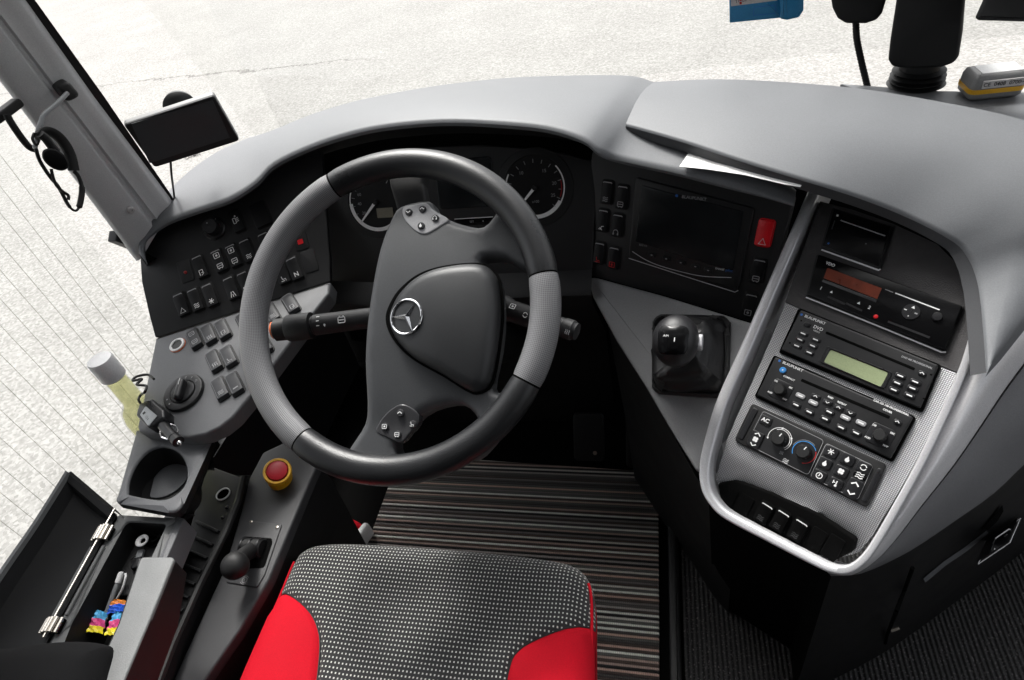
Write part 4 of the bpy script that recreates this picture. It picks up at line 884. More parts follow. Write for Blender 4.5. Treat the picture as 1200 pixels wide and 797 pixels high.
key(t, R1, *z7(262, 122), .009, .0065, h=.0065, r=.003); key(t, R1, *z7(800, 350), .009, .0062, h=.0065, r=.003, kind='up', gs=.8)
mb = MB()
f = R1.at(*R1.px(*z7(296, 98), .0066), 0, 0); mb.text('BLAUPUNKT', f, .001, 0, .0067, .0052, M['white'], thick=.0001); mb.patch(f, circle(.0018, 8, -.0185, 0), .0067, M['blue_mark'])
f = R1.at(*R1.px(*z7(312, 143), .0066)); mb.text('DVD', f, 0, .0015, .0067, .0064, M['white'], thick=.0001); mb.text('VIDEO', f, 0, -.0035, .0067, .0032, M['white'])
f = R1.at(*R1.px(*z7(775, 298), .0066)); mb.text('DVD ME PROFESSIONAL', f, 0, 0, .0067, .0034, M['dim'], thick=.0001)
for x, y in ((235, 103), (182, 207), (842, 355), (808, 468)): mb.patch(R1, circle(.0013, 8, *R1.px(*z7(x, y), .0066)), .0067, M['deep_black'])
mb.done('lettering', t)

def knob(parent, fr, px, py, r, hgt, h, mk=True, rim=None):
    a, b = fr.px(px, py, h); mb = MB(); mb.lathe(fr, [(r * 1.12, h - .001), (r * 1.1, h + hgt * .3), (r, h + hgt * .45), (r * .96, h + hgt * .9), (r * .85, h + hgt), (.0001, h + hgt)], M['black'], a, b, 26)
    for k in range(14):
        g = 2 * PI * k / 14; mb.tube([fr.w(a + r * math.cos(g), b + r * math.sin(g), h + hgt * .45), fr.w(a + r * .97 * math.cos(g), b + r * .97 * math.sin(g), h + hgt * .88)], r * .07, M['black'], 5)
    if mk: mb.stroke(fr, [(a + r * .1, b + r * .35), (a + r * .25, b + r * .85)], r * .14, h + hgt + .0004, M['white'])
    return mb.done('knob', parent)
# lower radio
Q = [(909.5, 419), (1070.5, 489.5), (1044, 538), (888, 463.5)]; R2 = devframe(*Q, .002)
t = thing('cassette_radio', 'lower radio in the woven console face, with two knobs and a round blue button', 'radio', R2.o)
bezel_prism(R2, [(907, 416), (1074, 489), (1046, 542), (884, 465)], .004, -.006, .0012, M['deep_black'], .0008).done('bezel', t)
bezel_prism(R2, Q, .003, .0, .0065, M['device_black'], .002).done('faceplate', t)
a, b = R2.px(*z7(235, 380), .0066), R2.px(*z7(648, 556), .0066); d = (Vector(b) - Vector(a)); f = R2.at((a[0] + b[0]) / 2, (a[1] + b[1]) / 2, 0, math.atan2(d.y, d.x)); MB().prism(f, rrect(d.length, .0042, .0015), .006, .0068, M['deep_black']).done('disc_slot', t)
for x, y in ((138, 428), (603, 640)):
    a, b = R2.px(*z7(x, y), .0068); mb = MB(); mb.prism(R2.at(a, b, 0), rrect(.029, .027, .006), .006, .0078, M['key_black'], .001)
    for k, tx in enumerate(('ESC', 'DIS', 'AUD', 'MAP')):
        g = PI / 4 + k * PI / 2; mb.text(tx, R2.at(a + .0155 * math.cos(g), b + .0128 * math.sin(g)), 0, 0, .0080, .0032, M['white'], thick=.00012)
    mb.done('knob_base', t); knob(t, R2, *z7(x, y), .0078, .012, .0078, False)
for x, y, m_ in ((232, 455, 'label'), (292, 487, 'label'), (212, 497, 'key_black'), (273, 530, 'key_black'), (367, 530, 'key_black'), (347, 562, 'key_black'), (442, 557, 'label'), (515, 582, 'label'), (422, 603, 'key_black'), (492, 628, 'key_black')):
    key(t, R2, *z7(x, y), .0128, .0066, m='dim' if m_ == 'label' else m_, kind='-', h=.0065, r=.003)
for x, y, k in ((303, 458, 'up'), (358, 485, 'down'), (410, 510, 'up'), (465, 535, 'down')): key(t, R2, *z7(x, y), .012, .006, kind=k, h=.0065, gs=.8)
a, b = R2.px(*z7(150, 335), .0066); mb = MB(); mb.lathe(R2, [(.0046, .006), (.0046, .0078), (.0036, .0088), (.0001, .009)], M['blue_led'], a, b, 20); mb.patch(R2, circle(.0012, 8, a, b), .0092, M['white']); mb.done('blue_button', t)
mb = MB(); f = R2.at(*R2.px(*z7(192, 316), .0066)); mb.text('BLAUPUNKT', f, .001, 0, .0067, .0052, M['white'], thick=.0001); mb.patch(f, circle(.0018, 8, -.0185, 0), .0067, M['blue_mark'])
for x, y, tx in ((178, 372, 'COMPACT'), (372, 462, 'RND'), (425, 490, 'REPEAT'), (638, 525, 'COVER')): mb.text(tx, R2.at(*R2.px(*z7(x, y), .0066)), 0, 0, .0067, .0034, M['white'], thick=.00012)
mb.text('CAR CD 100 PROFESSIONAL', R2.at(*R2.px(*z7(648, 520), .0066)), 0, .0035, .0067, .0034, M['white'], thick=.00012)
for x, y in ((685, 575), (700, 560)): pass
mb.done('lettering', t); key(t, R2, *z7(685, 577), .009, .0062, h=.0065, r=.003, kind='up', gs=.8)

# climate control
z8 = lambda x, y: (850 + x / 5.315, 460 + y / 5.315)
Q = [z8(168, 66), z8(1008, 448), z8(885, 722), z8(58, 300)]; R3 = devframe(*Q, .001)
t = thing('climate_control', 'climate control panel with two round dials, lowest unit in the console face', 'control panel', R3.o)
bezel_prism(R3, Q, .006, -.004, .0035, M['black'], .0015).done('bezel', t)
bezel_prism(R3, [z8(235, 112), z8(618, 298), z8(518, 518), z8(128, 322)], .005, .002, .0055, M['device_black'], .001).done('dial_plate', t)
MB().stroke(R3, inset(ccw(outline(R3, [z8(235, 112), z8(618, 298), z8(518, 518), z8(128, 322)], .005, .0055)), .0006), .0006, .0057, M['dim'], True).done('dial_outline', t)
mb = bezel_prism(R3, [z8(628, 312), z8(925, 455), z8(825, 675), z8(525, 525)], .005, .002, .0048, M['device_black'], .001); mb.stroke(R3, inset(ccw(outline(R3, [z8(628, 312), z8(925, 455), z8(825, 675), z8(525, 525)], .005, .0048)), .0006), .0006, .005, M['dim'], True); mb.done('key_plate', t)
for q in ([z8(178, 92), z8(212, 112), z8(112, 302), z8(78, 278)], [z8(952, 468), z8(985, 482), z8(880, 690), z8(848, 672)]): bezel_prism(R3, q, .003, .002, .0048, M['key_black'], .0012).done('side_grip', t)
key(t, R3, *z8(252, 174), .0165, .0125, kind='AC', h=.0055, gs=.55, r=.003); 
f = R3.at(*R3.px(*z8(190, 293), .0055)); mb = MB(); mb.prism(f, rrect(.0175, .0235, .003), .005, .008, M['key_black'], .001); glyph(mb, 'fan', f, .0085, .0083, M['white']); glyph(mb, 'up', f.at(0, .0078), .008, .0083, M['white']); glyph(mb, 'down', f.at(0, -.0078), .008, .0083, M['white']); mb.done('fan_key', t)
kx, ky = R3.px(*z8(338, 290), .0055); mb = MB()
mb.stroke(R3, circle(.0158, 26, kx, ky, math.radians(-40), math.radians(205)), .0008, .0058, M['white']); mb.stroke(R3, circle(.0135, 22, kx, ky, math.radians(-40), math.radians(130)), .0008, .0058, M['white'])
for g in (100, 30, 200): c, s = math.cos(math.radians(g)), math.sin(math.radians(g)); mb.patch(R3, circle(.0019, 3, kx + .0155 * c, ky + .0155 * s, g, g + 2 * PI), .0061, M['white'])
glyph(mb, 'heat', R3.at(kx + .010, ky - .016), .005, .0058, M['dim']); glyph(mb, 'wave', R3.at(*R3.px(*z8(375, 428), .0055)), .0075, .0058, M['white'])
tx_, ty_ = R3.px(*z8(490, 372), .0055)
mb.stroke(R3, circle(.0148, 18, tx_, ty_, math.radians(35), math.radians(215)), .0009, .0058, M['blue_led']); mb.stroke(R3, circle(.0148, 12, tx_, ty_, math.radians(-75), math.radians(30)), .0009, .0058, M['red_mark']); mb.stroke(R3, circle(.0165, 18, tx_, ty_, math.radians(60), math.radians(170)), .0005, .0058, M['dim']); mb.done('dial_scale', t)
knob(t, R3, *z8(338, 290), .0095, .013, .0055, True); knob(t, R3, *z8(490, 372), .0092, .013, .0055, True)
for x, y, k in ((660, 370, 'star'), (762, 417, 'drop'), (862, 468, 'cycle'), (621, 441, 'drop'), (722, 492, 'fan'), (586, 518, 'clock'), (687, 568, 'therm')): key(t, R3, *z8(x, y), .0166, .0142, kind=k, h=.0048, gs=.58, r=.003)
f = R3.at(*R3.px(*z8(797, 598), .0048)); mb = MB(); mb.prism(f, rrect(.0168, .0255, .003), .004, .0072, M['key_black'], .001); glyph(mb, 'up', f.at(0, .0062), .009, .0075, M['white']); glyph(mb, 'down', f.at(0, -.0062), .009, .0075, M['white']); mb.done('fan_key', t)
mb = MB(); f = R3.at(*R3.px(*z8(838, 520), .0048)); mb.prism(f, rrect(.016, .0062, .002), .004, .0058, M['gloss_black'], .0006); glyph(mb, 'wave', f, .0095, .0061, M['white']); mb.done('indicator', t)

# tachograph
z2 = lambda x, y: (930 + x / 3.985, 220 + y / 3.985)
Q = [z2(118, 318), z2(790, 560), z2(706, 765), z2(66, 505)]; R4 = devframe(*Q, .002)
t = thing('tachograph', 'black tachograph with amber display and red dot between card box and radios', 'tachograph', R4.o)
bezel_prism(R4, [z2(108, 308), z2(800, 556), z2(712, 778), z2(56, 512)], .004, -.006, .0012, M['black'], .0008).done('bezel', t)
bezel_prism(R4, Q, .002, 0, .0065, M['gloss_black'], .0015).done('faceplate', t)
MB().stroke(R4, [R4.px(*z2(x, y), .002) for x, y in ((58, 512), (380, 640), (690, 768), (712, 768))], .002, .0024, M['satin']).done('trim_line', t)
MB().prism(R4, outline(R4, [z2(158, 374), z2(412, 470), z2(390, 520), z2(140, 422)], .001, .0067), .005, .0069, M['lcd_orange']).done('display', t)
MB().prism(R4, outline(R4, [z2(138, 428), z2(390, 524), z2(385, 537), z2(132, 440)], .0005, .0067), .005, .0074, M['pod'], .0005).done('display_lip', t)
mb = MB(); mb.text('VDO', R4.at(*R4.px(*z2(172, 358), .0066)), 0, 0, .0068, .0058, M['white'], thick=.0002)
mb.text('1', R4.at(*R4.px(*z2(128, 470), .0066)), 0, 0, .0068, .0062, M['white'], thick=.0002); mb.text('2', R4.at(*R4.px(*z2(354, 560), .0066)), 0, 0, .0068, .0062, M['white'], thick=.0002)
for x, y in ():  mb.patch(R4, circle(.0017, 3, *R4.px(*z2(x, y), .0066), 1.57, 1.57 + 2 * PI), .0070, M['white'])
mb.stroke(R4, [R4.px(*z2(475, 492), .0066), R4.px(*z2(682, 571), .0066)], .0016, .0068, M['white']); mb.stroke(R4, [R4.px(*z2(428, 475), .0066), R4.px(*z2(465, 489), .0066)], .0009, .0068, M['dim']); mb.done('lettering', t)
for x, y in ((177, 488), (305, 540)): mb = MB(); mb.patch(R4, circle(.0024, 3, *R4.px(*z2(x, y), .0066), 1.57, 1.57 + 2 * PI), .0070, M['white']); mb.done('arrow_mark', t)
for x0, y0, x1, y1 in ((160, 508, 240, 545), (245, 540, 320, 575), (440, 625, 635, 700)): 
    mb = MB(); mb.stroke(R4, [R4.px(*z2(x0, y0), .0066), R4.px(*z2(x1, y1), .0066)], .0028, .0070, M['key_black']); mb.done('key', t)
a, b = R4.px(*z2(384, 602), .0066); mb = MB(); mb.lathe(R4, [(.0029, .006), (.0029, .0074), (.0018, .0082), (.0001, .0084)], M['red'], a, b, 16); mb.done('red_button', t)
a, b = R4.px(*z2(548, 580), .0066); mb = MB(); mb.lathe(R4, [(.0105, .006), (.0102, .0078), (.0001, .008)], M['key_black'], a, b, 24)
mb.patch(R4, circle(.0026, 3, a, b + .006, 1.57, 1.57 + 2 * PI), .0083, M['white']); mb.stroke(R4, [(a - .0085, b), (a - .005, b)], .0012, .0083, M['white']); mb.stroke(R4, [(a + .0045, b), (a + .008, b)], .0018, .0083, M['dim']); mb.patch(R4, circle(.0008, 6, a, b - .0065), .0083, M['white']); mb.done('arrow_pad', t)
a, b = R4.px(*z2(672, 604), .0066); mb = MB(); mb.lathe(R4, [(.0062, .006), (.006, .0085), (.005, .0095), (.0001, .0098)], M['key_black'], a, b, 20); mb.done('round_key', t)

# card box
Q = [z2(182, 92), z2(464, 184), z2(404, 384), z2(127, 284)]; R5 = devframe(*Q, .002)
t = thing('card_reader', 'small black card slot box at the top of the console, above the tachograph', 'card reader', R5.o)
bezel_prism(R5, Q, .003, -.006, .003, M['black'], .001).done('bezel', t)
bezel_prism(R5, [z2(192, 102), z2(454, 188), z2(398, 372), z2(138, 276)], .002, .002, .0042, M['gloss_black'], .0005).done('faceplate', t)
mb = MB(); mb.stroke(R5, [R5.px(*z2(130, 290), .003), R5.px(*z2(398, 386), .003), R5.px(*z2(406, 380), .003)], .0024, .0034, M['satin']); mb.done('trim_line', t)
mb = MB(); mb.stroke(R5, [R5.px(*z2(220, 153), .0043), R5.px(*z2(428, 226), .0043)], .0018, .0048, M['dim']); mb.done('card_slot', t)
mb = MB(); mb.patch(R5, rrect(.0028, .0028, .0003, *R5.px(*z2(205, 130), .0043)), .0046, M['white']); mb.stroke(R5, [R5.px(*z2(192, 155), .0043), R5.px(*z2(178, 195), .0043)], .0018, .0046, M['pod']); mb.patch(R5, circle(.0014, 8, *R5.px(*z2(163, 260), .0043)), .0046, M['blue_mark']); mb.patch(R5, circle(.0008, 6, *R5.px(*z2(338, 262), .0043)), .0046, M['dim']); mb.done('lettering', t)

# ------------------------------------------------------------------ steering wheel
S = thing('steering_wheel', 'large bus steering wheel with grey hub, black leather and two dimpled grey grips', 'steering wheel', PW.o)
RC, R_A, R_B = .2055, .0195, .0175
def ang(px, py): a, b = PW.px(px, py, .01); return math.atan2(b, a)
def rim(a0, a1, m, name, sc=1.0):
    if a1 < a0: a1 += 2 * PI
    n = max(8, int((a1 - a0) / .045)); rows = []; uvs = []
    for i in range(n + 1):
        g = a0 + (a1 - a0) * i / n; c, s = math.cos(g), math.sin(g); e = min(i, n - i); k = sc * (1 - .05 * (e == 0)); row = []; uv = []
        for j in range(24):
            t = 2 * PI * j / 24; rr = RC + R_A * k * math.cos(t); row.append(PW.w(rr * c, rr * s, R_B * k * math.sin(t))); uv.append((g * RC, t * R_A))
        uv.append((g * RC, 2 * PI * R_A)); rows.append(row); uvs.append(uv)
    return MB().loft(rows, m, closed=True, cap=True, uvs=uvs).done(name, S, sharp=60)
g1, g2, g3, g4 = ang(385, 208), ang(345, 522), ang(622, 438 + 12), ang(645, 318)
G = .006
rim(g1 + G, g2 - G, M['perf'], 'grey_grip'); rim(g2 + G, g3 - G, M['leather'], 'leather_grip'); rim(g3 + G, g4 - G, M['perf'], 'grey_grip'); rim(g4 + G, g1 - G, M['leather'], 'leather_grip')
for g in (g1, g2, g3, g4): rim(g - G * 1.3, g + G * 1.3, M['deep_black'], 'joint', .93)
zc = lambda x, y: (270 + x / 1.898, 160 + y / 1.898)
HUB = [(374, 150), (352, 185), (332, 250), (318, 330), (306, 420), (300, 500), (300, 590), (292, 640), (262, 690), (240, 735), (300, 760), (352, 752), (366, 712), (362, 685), (385, 650), (440, 608), (510, 596), (548, 630), (548, 672), (516, 690), (540, 722), (600, 660), (660, 560), (640, 538), (604, 566), (578, 556), (594, 470), (600, 390), (592, 310), (560, 285), (560, 268), (610, 268), (660, 296), (690, 262), (650, 200), (612, 120), (592, 160), (560, 196), (520, 192), (484, 180), (452, 158), (436, 138)]
hp = [PW.px(*zc(x, y), -.012) for x, y in HUB]; hp = catmull(hp, 3)
def hub_h(a, b, d):
    r = math.hypot(a, b); base = -.022 + .020 * max(0, 1 - (r / .19) ** 2)
    if r > .15: base += .012 * min(1, (r - .15) / .05)
    cool = math.atan2(b, a)
    return base + rnd(d, .011)
MB().puff(PW, hp, hub_h, M['hub_grey'], step=.009, wall=.02, er=.011, rings=(.06, .2, .45, .75, 1.1)).done('hub', S, sharp=70)
AIR = [(360, 366), (378, 340), (410, 312), (450, 294), (505, 283), (556, 281), (582, 300), (592, 330), (596, 390), (588, 470), (572, 545), (545, 566), (520, 560), (470, 528), (410, 494), (376, 464), (354, 430), (348, 398)]
ap = [PW.px(*zc(x, y), .002) for x, y in AIR]; ap = catmull(ap, 4)
ac = (sum(p[0] for p in ap) / len(ap), sum(p[1] for p in ap) / len(ap))
def air_h(a, b, d):
    r = math.hypot((a - ac[0]) / .075, (b - ac[1]) / .085); return .016 - .010 * min(r, 1.4) ** 2 + rnd(d, .014)
gp = inset(ccw(ap), -.003)
MB().puff(PW, gp, lambda a, b, d: hub_h(a, b, .05) + .0012, M['deep_black'], step=.015, wall=.004, er=.002, rings=(.5,)).done('cover_gap', S)
MB().puff(PW, ap, air_h, M['cover_grey'], step=.008, wall=.02, er=.014, rings=(.06, .2, .45, .75, 1.1)).done('airbag_cover', S, sharp=70)
sq = [PW.px(*zc(x, y), -.03) for x, y in ((346, 40), (356, 112), (372, 165), (405, 185), (440, 165), (430, 106), (438, 34))]
MB().prism(PW, roundpoly(sq, .008), -.045, -.026, M['black'], .006).done('upper_spoke', S)  # spoke coloured black to carry the shade the rim throws on it
# star badge
bx, by = PW.px(478, 372, .008); BF = PW.at(bx, by, 0); mb = MB()
bh = air_h(bx, by, 1) - .0006
nrm = Vector((-(air_h(bx + .01, by, 1) - air_h(bx - .01, by, 1)) / .02, -(air_h(bx, by + .01, 1) - air_h(bx, by - .01, 1)) / .02))
bn = (PW.u * nrm.x + PW.v * nrm.y + PW.n).normalized(); bu = (PW.u - bn * PW.u.dot(bn)).normalized(); BF = Fr(PW.w(bx, by, bh), axes=(bu, bn.cross(bu)))
rb_ = .0225; mb.tube([BF.w(rb_ * math.cos(2 * PI * k / 40), rb_ * math.sin(2 * PI * k / 40), .0012) for k in range(40)], .0014, M['chrome'], 8, closed=True)
o_ = BF.w(0, 0, .0040); k_ = mb.mi(M['chrome'])
for i in range(3):
    g = math.radians(178 - 120 * i + 0); tip = BF.w(rb_ * math.cos(g), rb_ * math.sin(g), .0016); l = BF.w(.0040 * math.cos(g + PI / 3), .0040 * math.sin(g + PI / 3), .0006); r = BF.w(.0040 * math.cos(g - PI / 3), .0040 * math.sin(g - PI / 3), .0006)
    for tri in ((o_, l, tip), (o_, tip, r)): mb.face([mb.bm.verts.new(p) for p in tri], k_)
mb.done('star_badge', S, sharp=10)
def pod(pxs, btns, kinds):
    q = catmull([PW.px(x, y, -.004) for x, y in pxs], 3); c = (sum(p[0] for p in q) / len(q), sum(p[1] for p in q) / len(q))
    mb = MB(); mb.puff(PW, q, lambda a, b, d: hub_h(a, b, .03) + .0018 + rnd(d, .002), M['pod_reflect'] if kinds[0] == 'down' else M['pod'], step=.006, wall=.012, er=.002); mb.done('button_pod', S)
    for (x, y), k in zip(btns, kinds):
        a, b = PW.px(x, y, -.004); h = hub_h(a, b, .03) + .0014; f = PW.at(a, b, h); mb = MB(); mb.lathe(f, [(.0052, -.001), (.005, .0022), (.0042, .0034), (.0001, .0038)], M['pod'], seg=18); glyph(mb, k, f, .0058, .0041, M['white']); mb.done('button', S)
zp = lambda x, y: (400 + x / 6.644, 200 + y / 6.644); zq = lambda x, y: (420 + x / 6.643, 440 + y / 6.643)
pod([zp(462, 262), zp(550, 242), zp(640, 230), zp(700, 290), zp(820, 362), zp(760, 420), (zp(690, 468)), zp(640, 488), zp(580, 470), zp(520, 420), zp(465, 345)], [zp(512, 312), zp(618, 286), zp(720, 360), zp(614, 424)], ['down', 'up', 'head', 'drop'])
pod([zq(112, 410), zq(180, 310), zq(260, 245), zq(320, 222), zq(385, 240), zq(450, 300), zq(440, 380), zq(380, 450), zq(310, 525), zq(220, 490), zq(140, 455)], [zq(188, 396), zq(315, 290), zq(405, 378), zq(288, 458)], ['lamp', 'up', 'seat', 'bus'])

# ------------------------------------------------------------------ steering column with its two stalks
t = thing('steering_column', 'black steering column under the wheel with an indicator stalk on each side', 'steering column', PW.w(0, 0, -.05))
ax = -PW.n
mb = MB(); rows = []
for d, w_, hh, sh in ((.035, .045, .05, 0), (.05, .075, .075, 0), (.09, .082, .085, -.005), (.15, .075, .08, -.01), (.22, .05, .055, 0), (.45, .04, .04, .03), (.75, .04, .04, .1)):
    rows.append([PW.w(.02 + w_ * math.cos(2 * PI * k / 20) * (1 + .12 * abs(math.sin(4 * PI * k / 20))), sh + hh * math.sin(2 * PI * k / 20) * (1 + .12 * abs(math.sin(4 * PI * k / 20))), -d) for k in range(20)])
mb.loft(rows, M['black'], closed=True, cap=True); mb.done('shroud', t, sharp=60)
def stalk(p0, p1, rad, name, extra):
    o = PW.pt(*p0, -.075); e = PW.pt(*p1, -.055); d = (e - o); L_ = d.length; d.normalize(); u = PW.n - d * PW.n.dot(d); u.normalize()
    f = Fr(o, axes=(u.cross(d) * -1 if False else d.cross(u), u)); f.n = d; f.u = u.cross(d).normalized(); f.v = u
    # along the axis: f.n; a flat drawing frame on top of the stalk: x along, y across
    top = Fr(o, axes=(d, u.cross(d).normalized())); top.n = u
    extra(f, top, L_, t)
def left_stalk(f, top, L_, t):
    mb = MB(); prof = [(.0135, -.02), (.0148, .02), (.0152, L_ * .55), (.0155, L_ - .052), (.0135, L_ - .050), (.0135, L_ - .048)]
    mb.lathe(f, prof, M['panel_dark']); 
    def mark(kind, x, ang, s):
        c, sn = math.cos(ang), math.sin(ang); g = Fr(top.w(x, 0, 0) + (f.v * c - f.u * sn) * .0156, axes=(f.n * -1, f.u * c + f.v * sn)); 
        glyph(mb, kind, g, s, 0, M['white'])
    mark('bus', L_ - .098, -.1, .010); mark('dash', L_ - .062, .55, .005); mark('dash', L_ - .062, .1, .005); mark('dash', L_ - .062, -.35, .005); mark('drop', L_ - .072, -.4, .005)
    mb.done('stalk', t)
    mb = MB(); rows = []
    for h, r in ((L_ - .048, .015), (L_ - .047, .0192), (L_ - .012, .0192), (L_ - .010, .0178)):
        rows.append([f.w(r * (1 + .035 * (k % 2)) * math.cos(2 * PI * k / 44), r * (1 + .035 * (k % 2)) * math.sin(2 * PI * k / 44), h) for k in range(44)])
    mb.loft(rows, M['panel_dark'], closed=True, cap=True); mb.lathe(f, [(.0168, L_ - .012), (.0165, L_ + .008), (.014, L_ + .010)], M['black']); mb.done('twist_collar', t)
    mb = MB(); mb.lathe(f, [(.0135, L_ + .008), (.013, L_ + .0125), (.0095, L_ + .0148), (.0001, L_ + .0155)], M['orange']); mb.done('orange_button', t)
def right_stalk(f, top, L_, t):
    mb = MB(); mb.lathe(f, [(.018, -.02), (.019, .03), (.0185, .045), (.0150, .055), (.0135, L_ - .03), (.0128, L_ - .028), (.0128, L_ - .018), (.0138, L_ - .017), (.0138, L_ - .006), (.0120, L_ - .004), (.0115, L_), (.006, L_ + .002), (.0001, L_ + .002)], M['panel_dark'])
    def mark(kind, x, ang, s, r=.0155):
        c, sn = math.cos(ang), math.sin(ang); g = Fr(top.w(x, 0, 0) + (f.v * c - f.u * sn) * r, axes=(f.n, f.v * -sn - f.u * c)); g.n = (f.v * c - f.u * sn); glyph(mb, kind, g, s, 0, M['white'])
    mark('lamp', .06, -.3, .0075); mark('cycle', .082, .1, .0075); mark('tri', .10, -.25, .0065, .0148); mark('tri', L_ - .022, .5, .005, .0145); mark('heat', L_ - .008, .4, .007, .0145)
    mb.stroke(Fr(top.w(.048, 0, 0) + f.v * .0192, axes=(f.u, f.n)), [(-.01, 0), (.01, 0)], .001, 0, M['dim']); mb.done('stalk', t)
stalk((470, 368), (330, 386), .015, 'left', left_stalk); stalk((560, 352), (676, 389), .014, 'right', right_stalk)
# ------------------------------------------------------------------ driver's seat
ZS = .455; PS = FLAT(ZS)
t = thing('driver_seat', "driver's seat with black dotted cushion and bright red side bolsters", 'seat', (-.36, .2, 0))
OUT = [(252, 850), (270, 797), (296, 738), (319, 686), (335, 649), (347, 635), (369, 626), (420, 624), (520, 629), (610, 638), (655, 645), (679, 655), (691, 673), (695, 700), (695, 760), (696, 850), (690, 900), (470, 930), (250, 900)]
out = catmull(PS.pxs(OUT), 3)
bl_ = PS.pxs([(310, 693), (326, 690), (345, 700), (362, 716), (371, 735), (373, 755), (370, 790), (364, 850), (362, 980)])
br_ = PS.pxs([(722, 716), (690, 726), (650, 739), (618, 752), (602, 765), (596, 780), (592, 800), (586, 850), (582, 980)])
bl_ = catmull(bl_, 3, False); br_ = catmull(br_, 3, False)
ctr = PS.px(480, 760)
def seat_h(a, b, d):
    ds = min(dist_poly((a, b), bl_, False), dist_poly((a, b), br_, False))
    side = inside((a, b), LB_) or inside((a, b), RB_)
    return rnd(d, .045) - .005 * math.exp(-(ds / .0045) ** 2) + (.010 * min(1, ds / .04) if side else -.003 * min(1, ds / .05)) - .004 * (1 - min(1, abs(a - ctr[0]) / .2) ** 2) + .0016 * math.sin(31 * a + 2 * math.sin(23 * b)) * math.sin(27 * b + 1.3) * min(1, d / .06)
big = lambda pts: pts
LB_ = bl_ + PS.pxs([(200, 980), (200, 700)]); RB_ = br_ + PS.pxs([(760, 980), (760, 716)])
def clip(poly, keep):
    """the part of the seat outline inside or outside the bolster regions, cut along the seams"""
    return poly
def seg_x(p, q, r, s):
    d = (q[0] - p[0]) * (s[1] - r[1]) - (q[1] - p[1]) * (s[0] - r[0])
    if abs(d) < 1e-14: return None
    t_ = ((r[0] - p[0]) * (s[1] - r[1]) - (r[1] - p[1]) * (s[0] - r[0])) / d; u = ((r[0] - p[0]) * (q[1] - p[1]) - (r[1] - p[1]) * (q[0] - p[0])) / d
    return (t_, u) if 0 <= t_ <= 1 and 0 <= u <= 1 else None
def cut(poly, line):
    """split a polygon by an open line that crosses it twice; returns the two halves"""
    X = []
    n = len(poly)
    for j in range(len(line) - 1):
        for i in range(n):
            r = seg_x(poly[i], poly[(i + 1) % n], line[j], line[j + 1])
            if r: X.append((j + r[1], i + r[0]))
    X.sort(); (l0, p0), (l1, p1) = X[0], X[-1]
    P = lambda t_: tuple(Vector(poly[int(t_) % n]).lerp(Vector(poly[(int(t_) + 1) % n]), t_ - int(t_))); Lp = lambda t_: tuple(Vector(line[int(t_)]).lerp(Vector(line[min(int(t_) + 1, len(line) - 1)]), t_ - int(t_)))
    mid = [Lp(l0)] + [line[k] for k in range(int(l0) + 1, int(l1) + 1)] + [Lp(l1)]
    def walk(a, b):
        o = []; k = int(a) + 1
        end = int(b) if b > a else int(b) + n
        while k <= end: o.append(poly[k % n]); k += 1
        return o
    return dedup(mid + walk(p1, p0)), dedup(mid[::-1] + walk(p0, p1))
outc = ccw(out)
x1, x2 = cut(outc, bl_); left, rest = (x1, x2) if abs(area(x1)) < abs(area(x2)) else (x2, x1)
y1, y2 = cut(rest, br_); right, centre = (y1, y2) if abs(area(y1)) < abs(area(y2)) else (y2, y1)
for nm, pl_, m_ in (('cushion', centre, M['dotted']), ('bolster', left, M['red_cloth']), ('bolster', right, M['red_cloth'])):
    MB().puff(PS, pl_, seat_h, m_, step=.011, wall=0, er=.012, rings=(.03, .1, .25, .5, .9, 1.4, 2.1, 3.0), bound=outc).done(nm, t, sharp=80)
mb = MB(); o2 = inset(outc, .001); rows = [[PS.w(a, b, -.0448) for a, b in outc], [PS.w(a, b, -.07) for a, b in outc], [PS.w(a, b, -.11) for a, b in inset(outc, .02)], [PS.w(a, b, -.16) for a, b in inset(outc, .06)]]
thr = PS.px(345, 652)[1]; n_o = len(outc); st_ = next(i for i in range(n_o) if outc[i][1] > thr and outc[i - 1][1] <= thr)
seq = [(st_ + i) % n_o for i in range(n_o)]; fr_i = [i for i in seq if outc[i][1] > thr]; bk_i = [fr_i[-1]] + [i for i in seq if outc[i][1] <= thr] + [fr_i[0]]
mb.loft([[r[i] for i in fr_i] for r in rows], M['dotted']); mb.loft([[r[i] for i in bk_i] for r in rows], M['red_cloth']); mb.done('side_band', t, sharp=80)
pin = inset(outc, .004); MB().tube([PS.w(a, b, rnd(.004, .045) + .0012) for a, b in [pin[i] for i in bk_i]], .0022, M['red_cloth'], 6).done('piping', t)
for ln in (bl_, br_):
    q = [p for p in ln if inside(p, inset(outc, .004))]
    MB().tube([PS.w(a, b, seat_h(a, b, dist_poly((a, b), outc)) + .0008) for a, b in q], .0013, M['black'], 5).done('seam', t)
MB().prism(FLAT(0), rrect(.34, .34, .05, ctr[0], ctr[1] - .06), 0, .30, M['deep_black'], .01).done('pedestal', t)
p = atz(289, 742, ZS - .06); mb = MB(); mb.prism(Fr(p, axes=(Vector((.3, 1, 0)), Vector((0, 0, 1)))), rrect(.02, .04, .001), -.001, .001, M['blue_led']); mb.done('blue_tag', t)

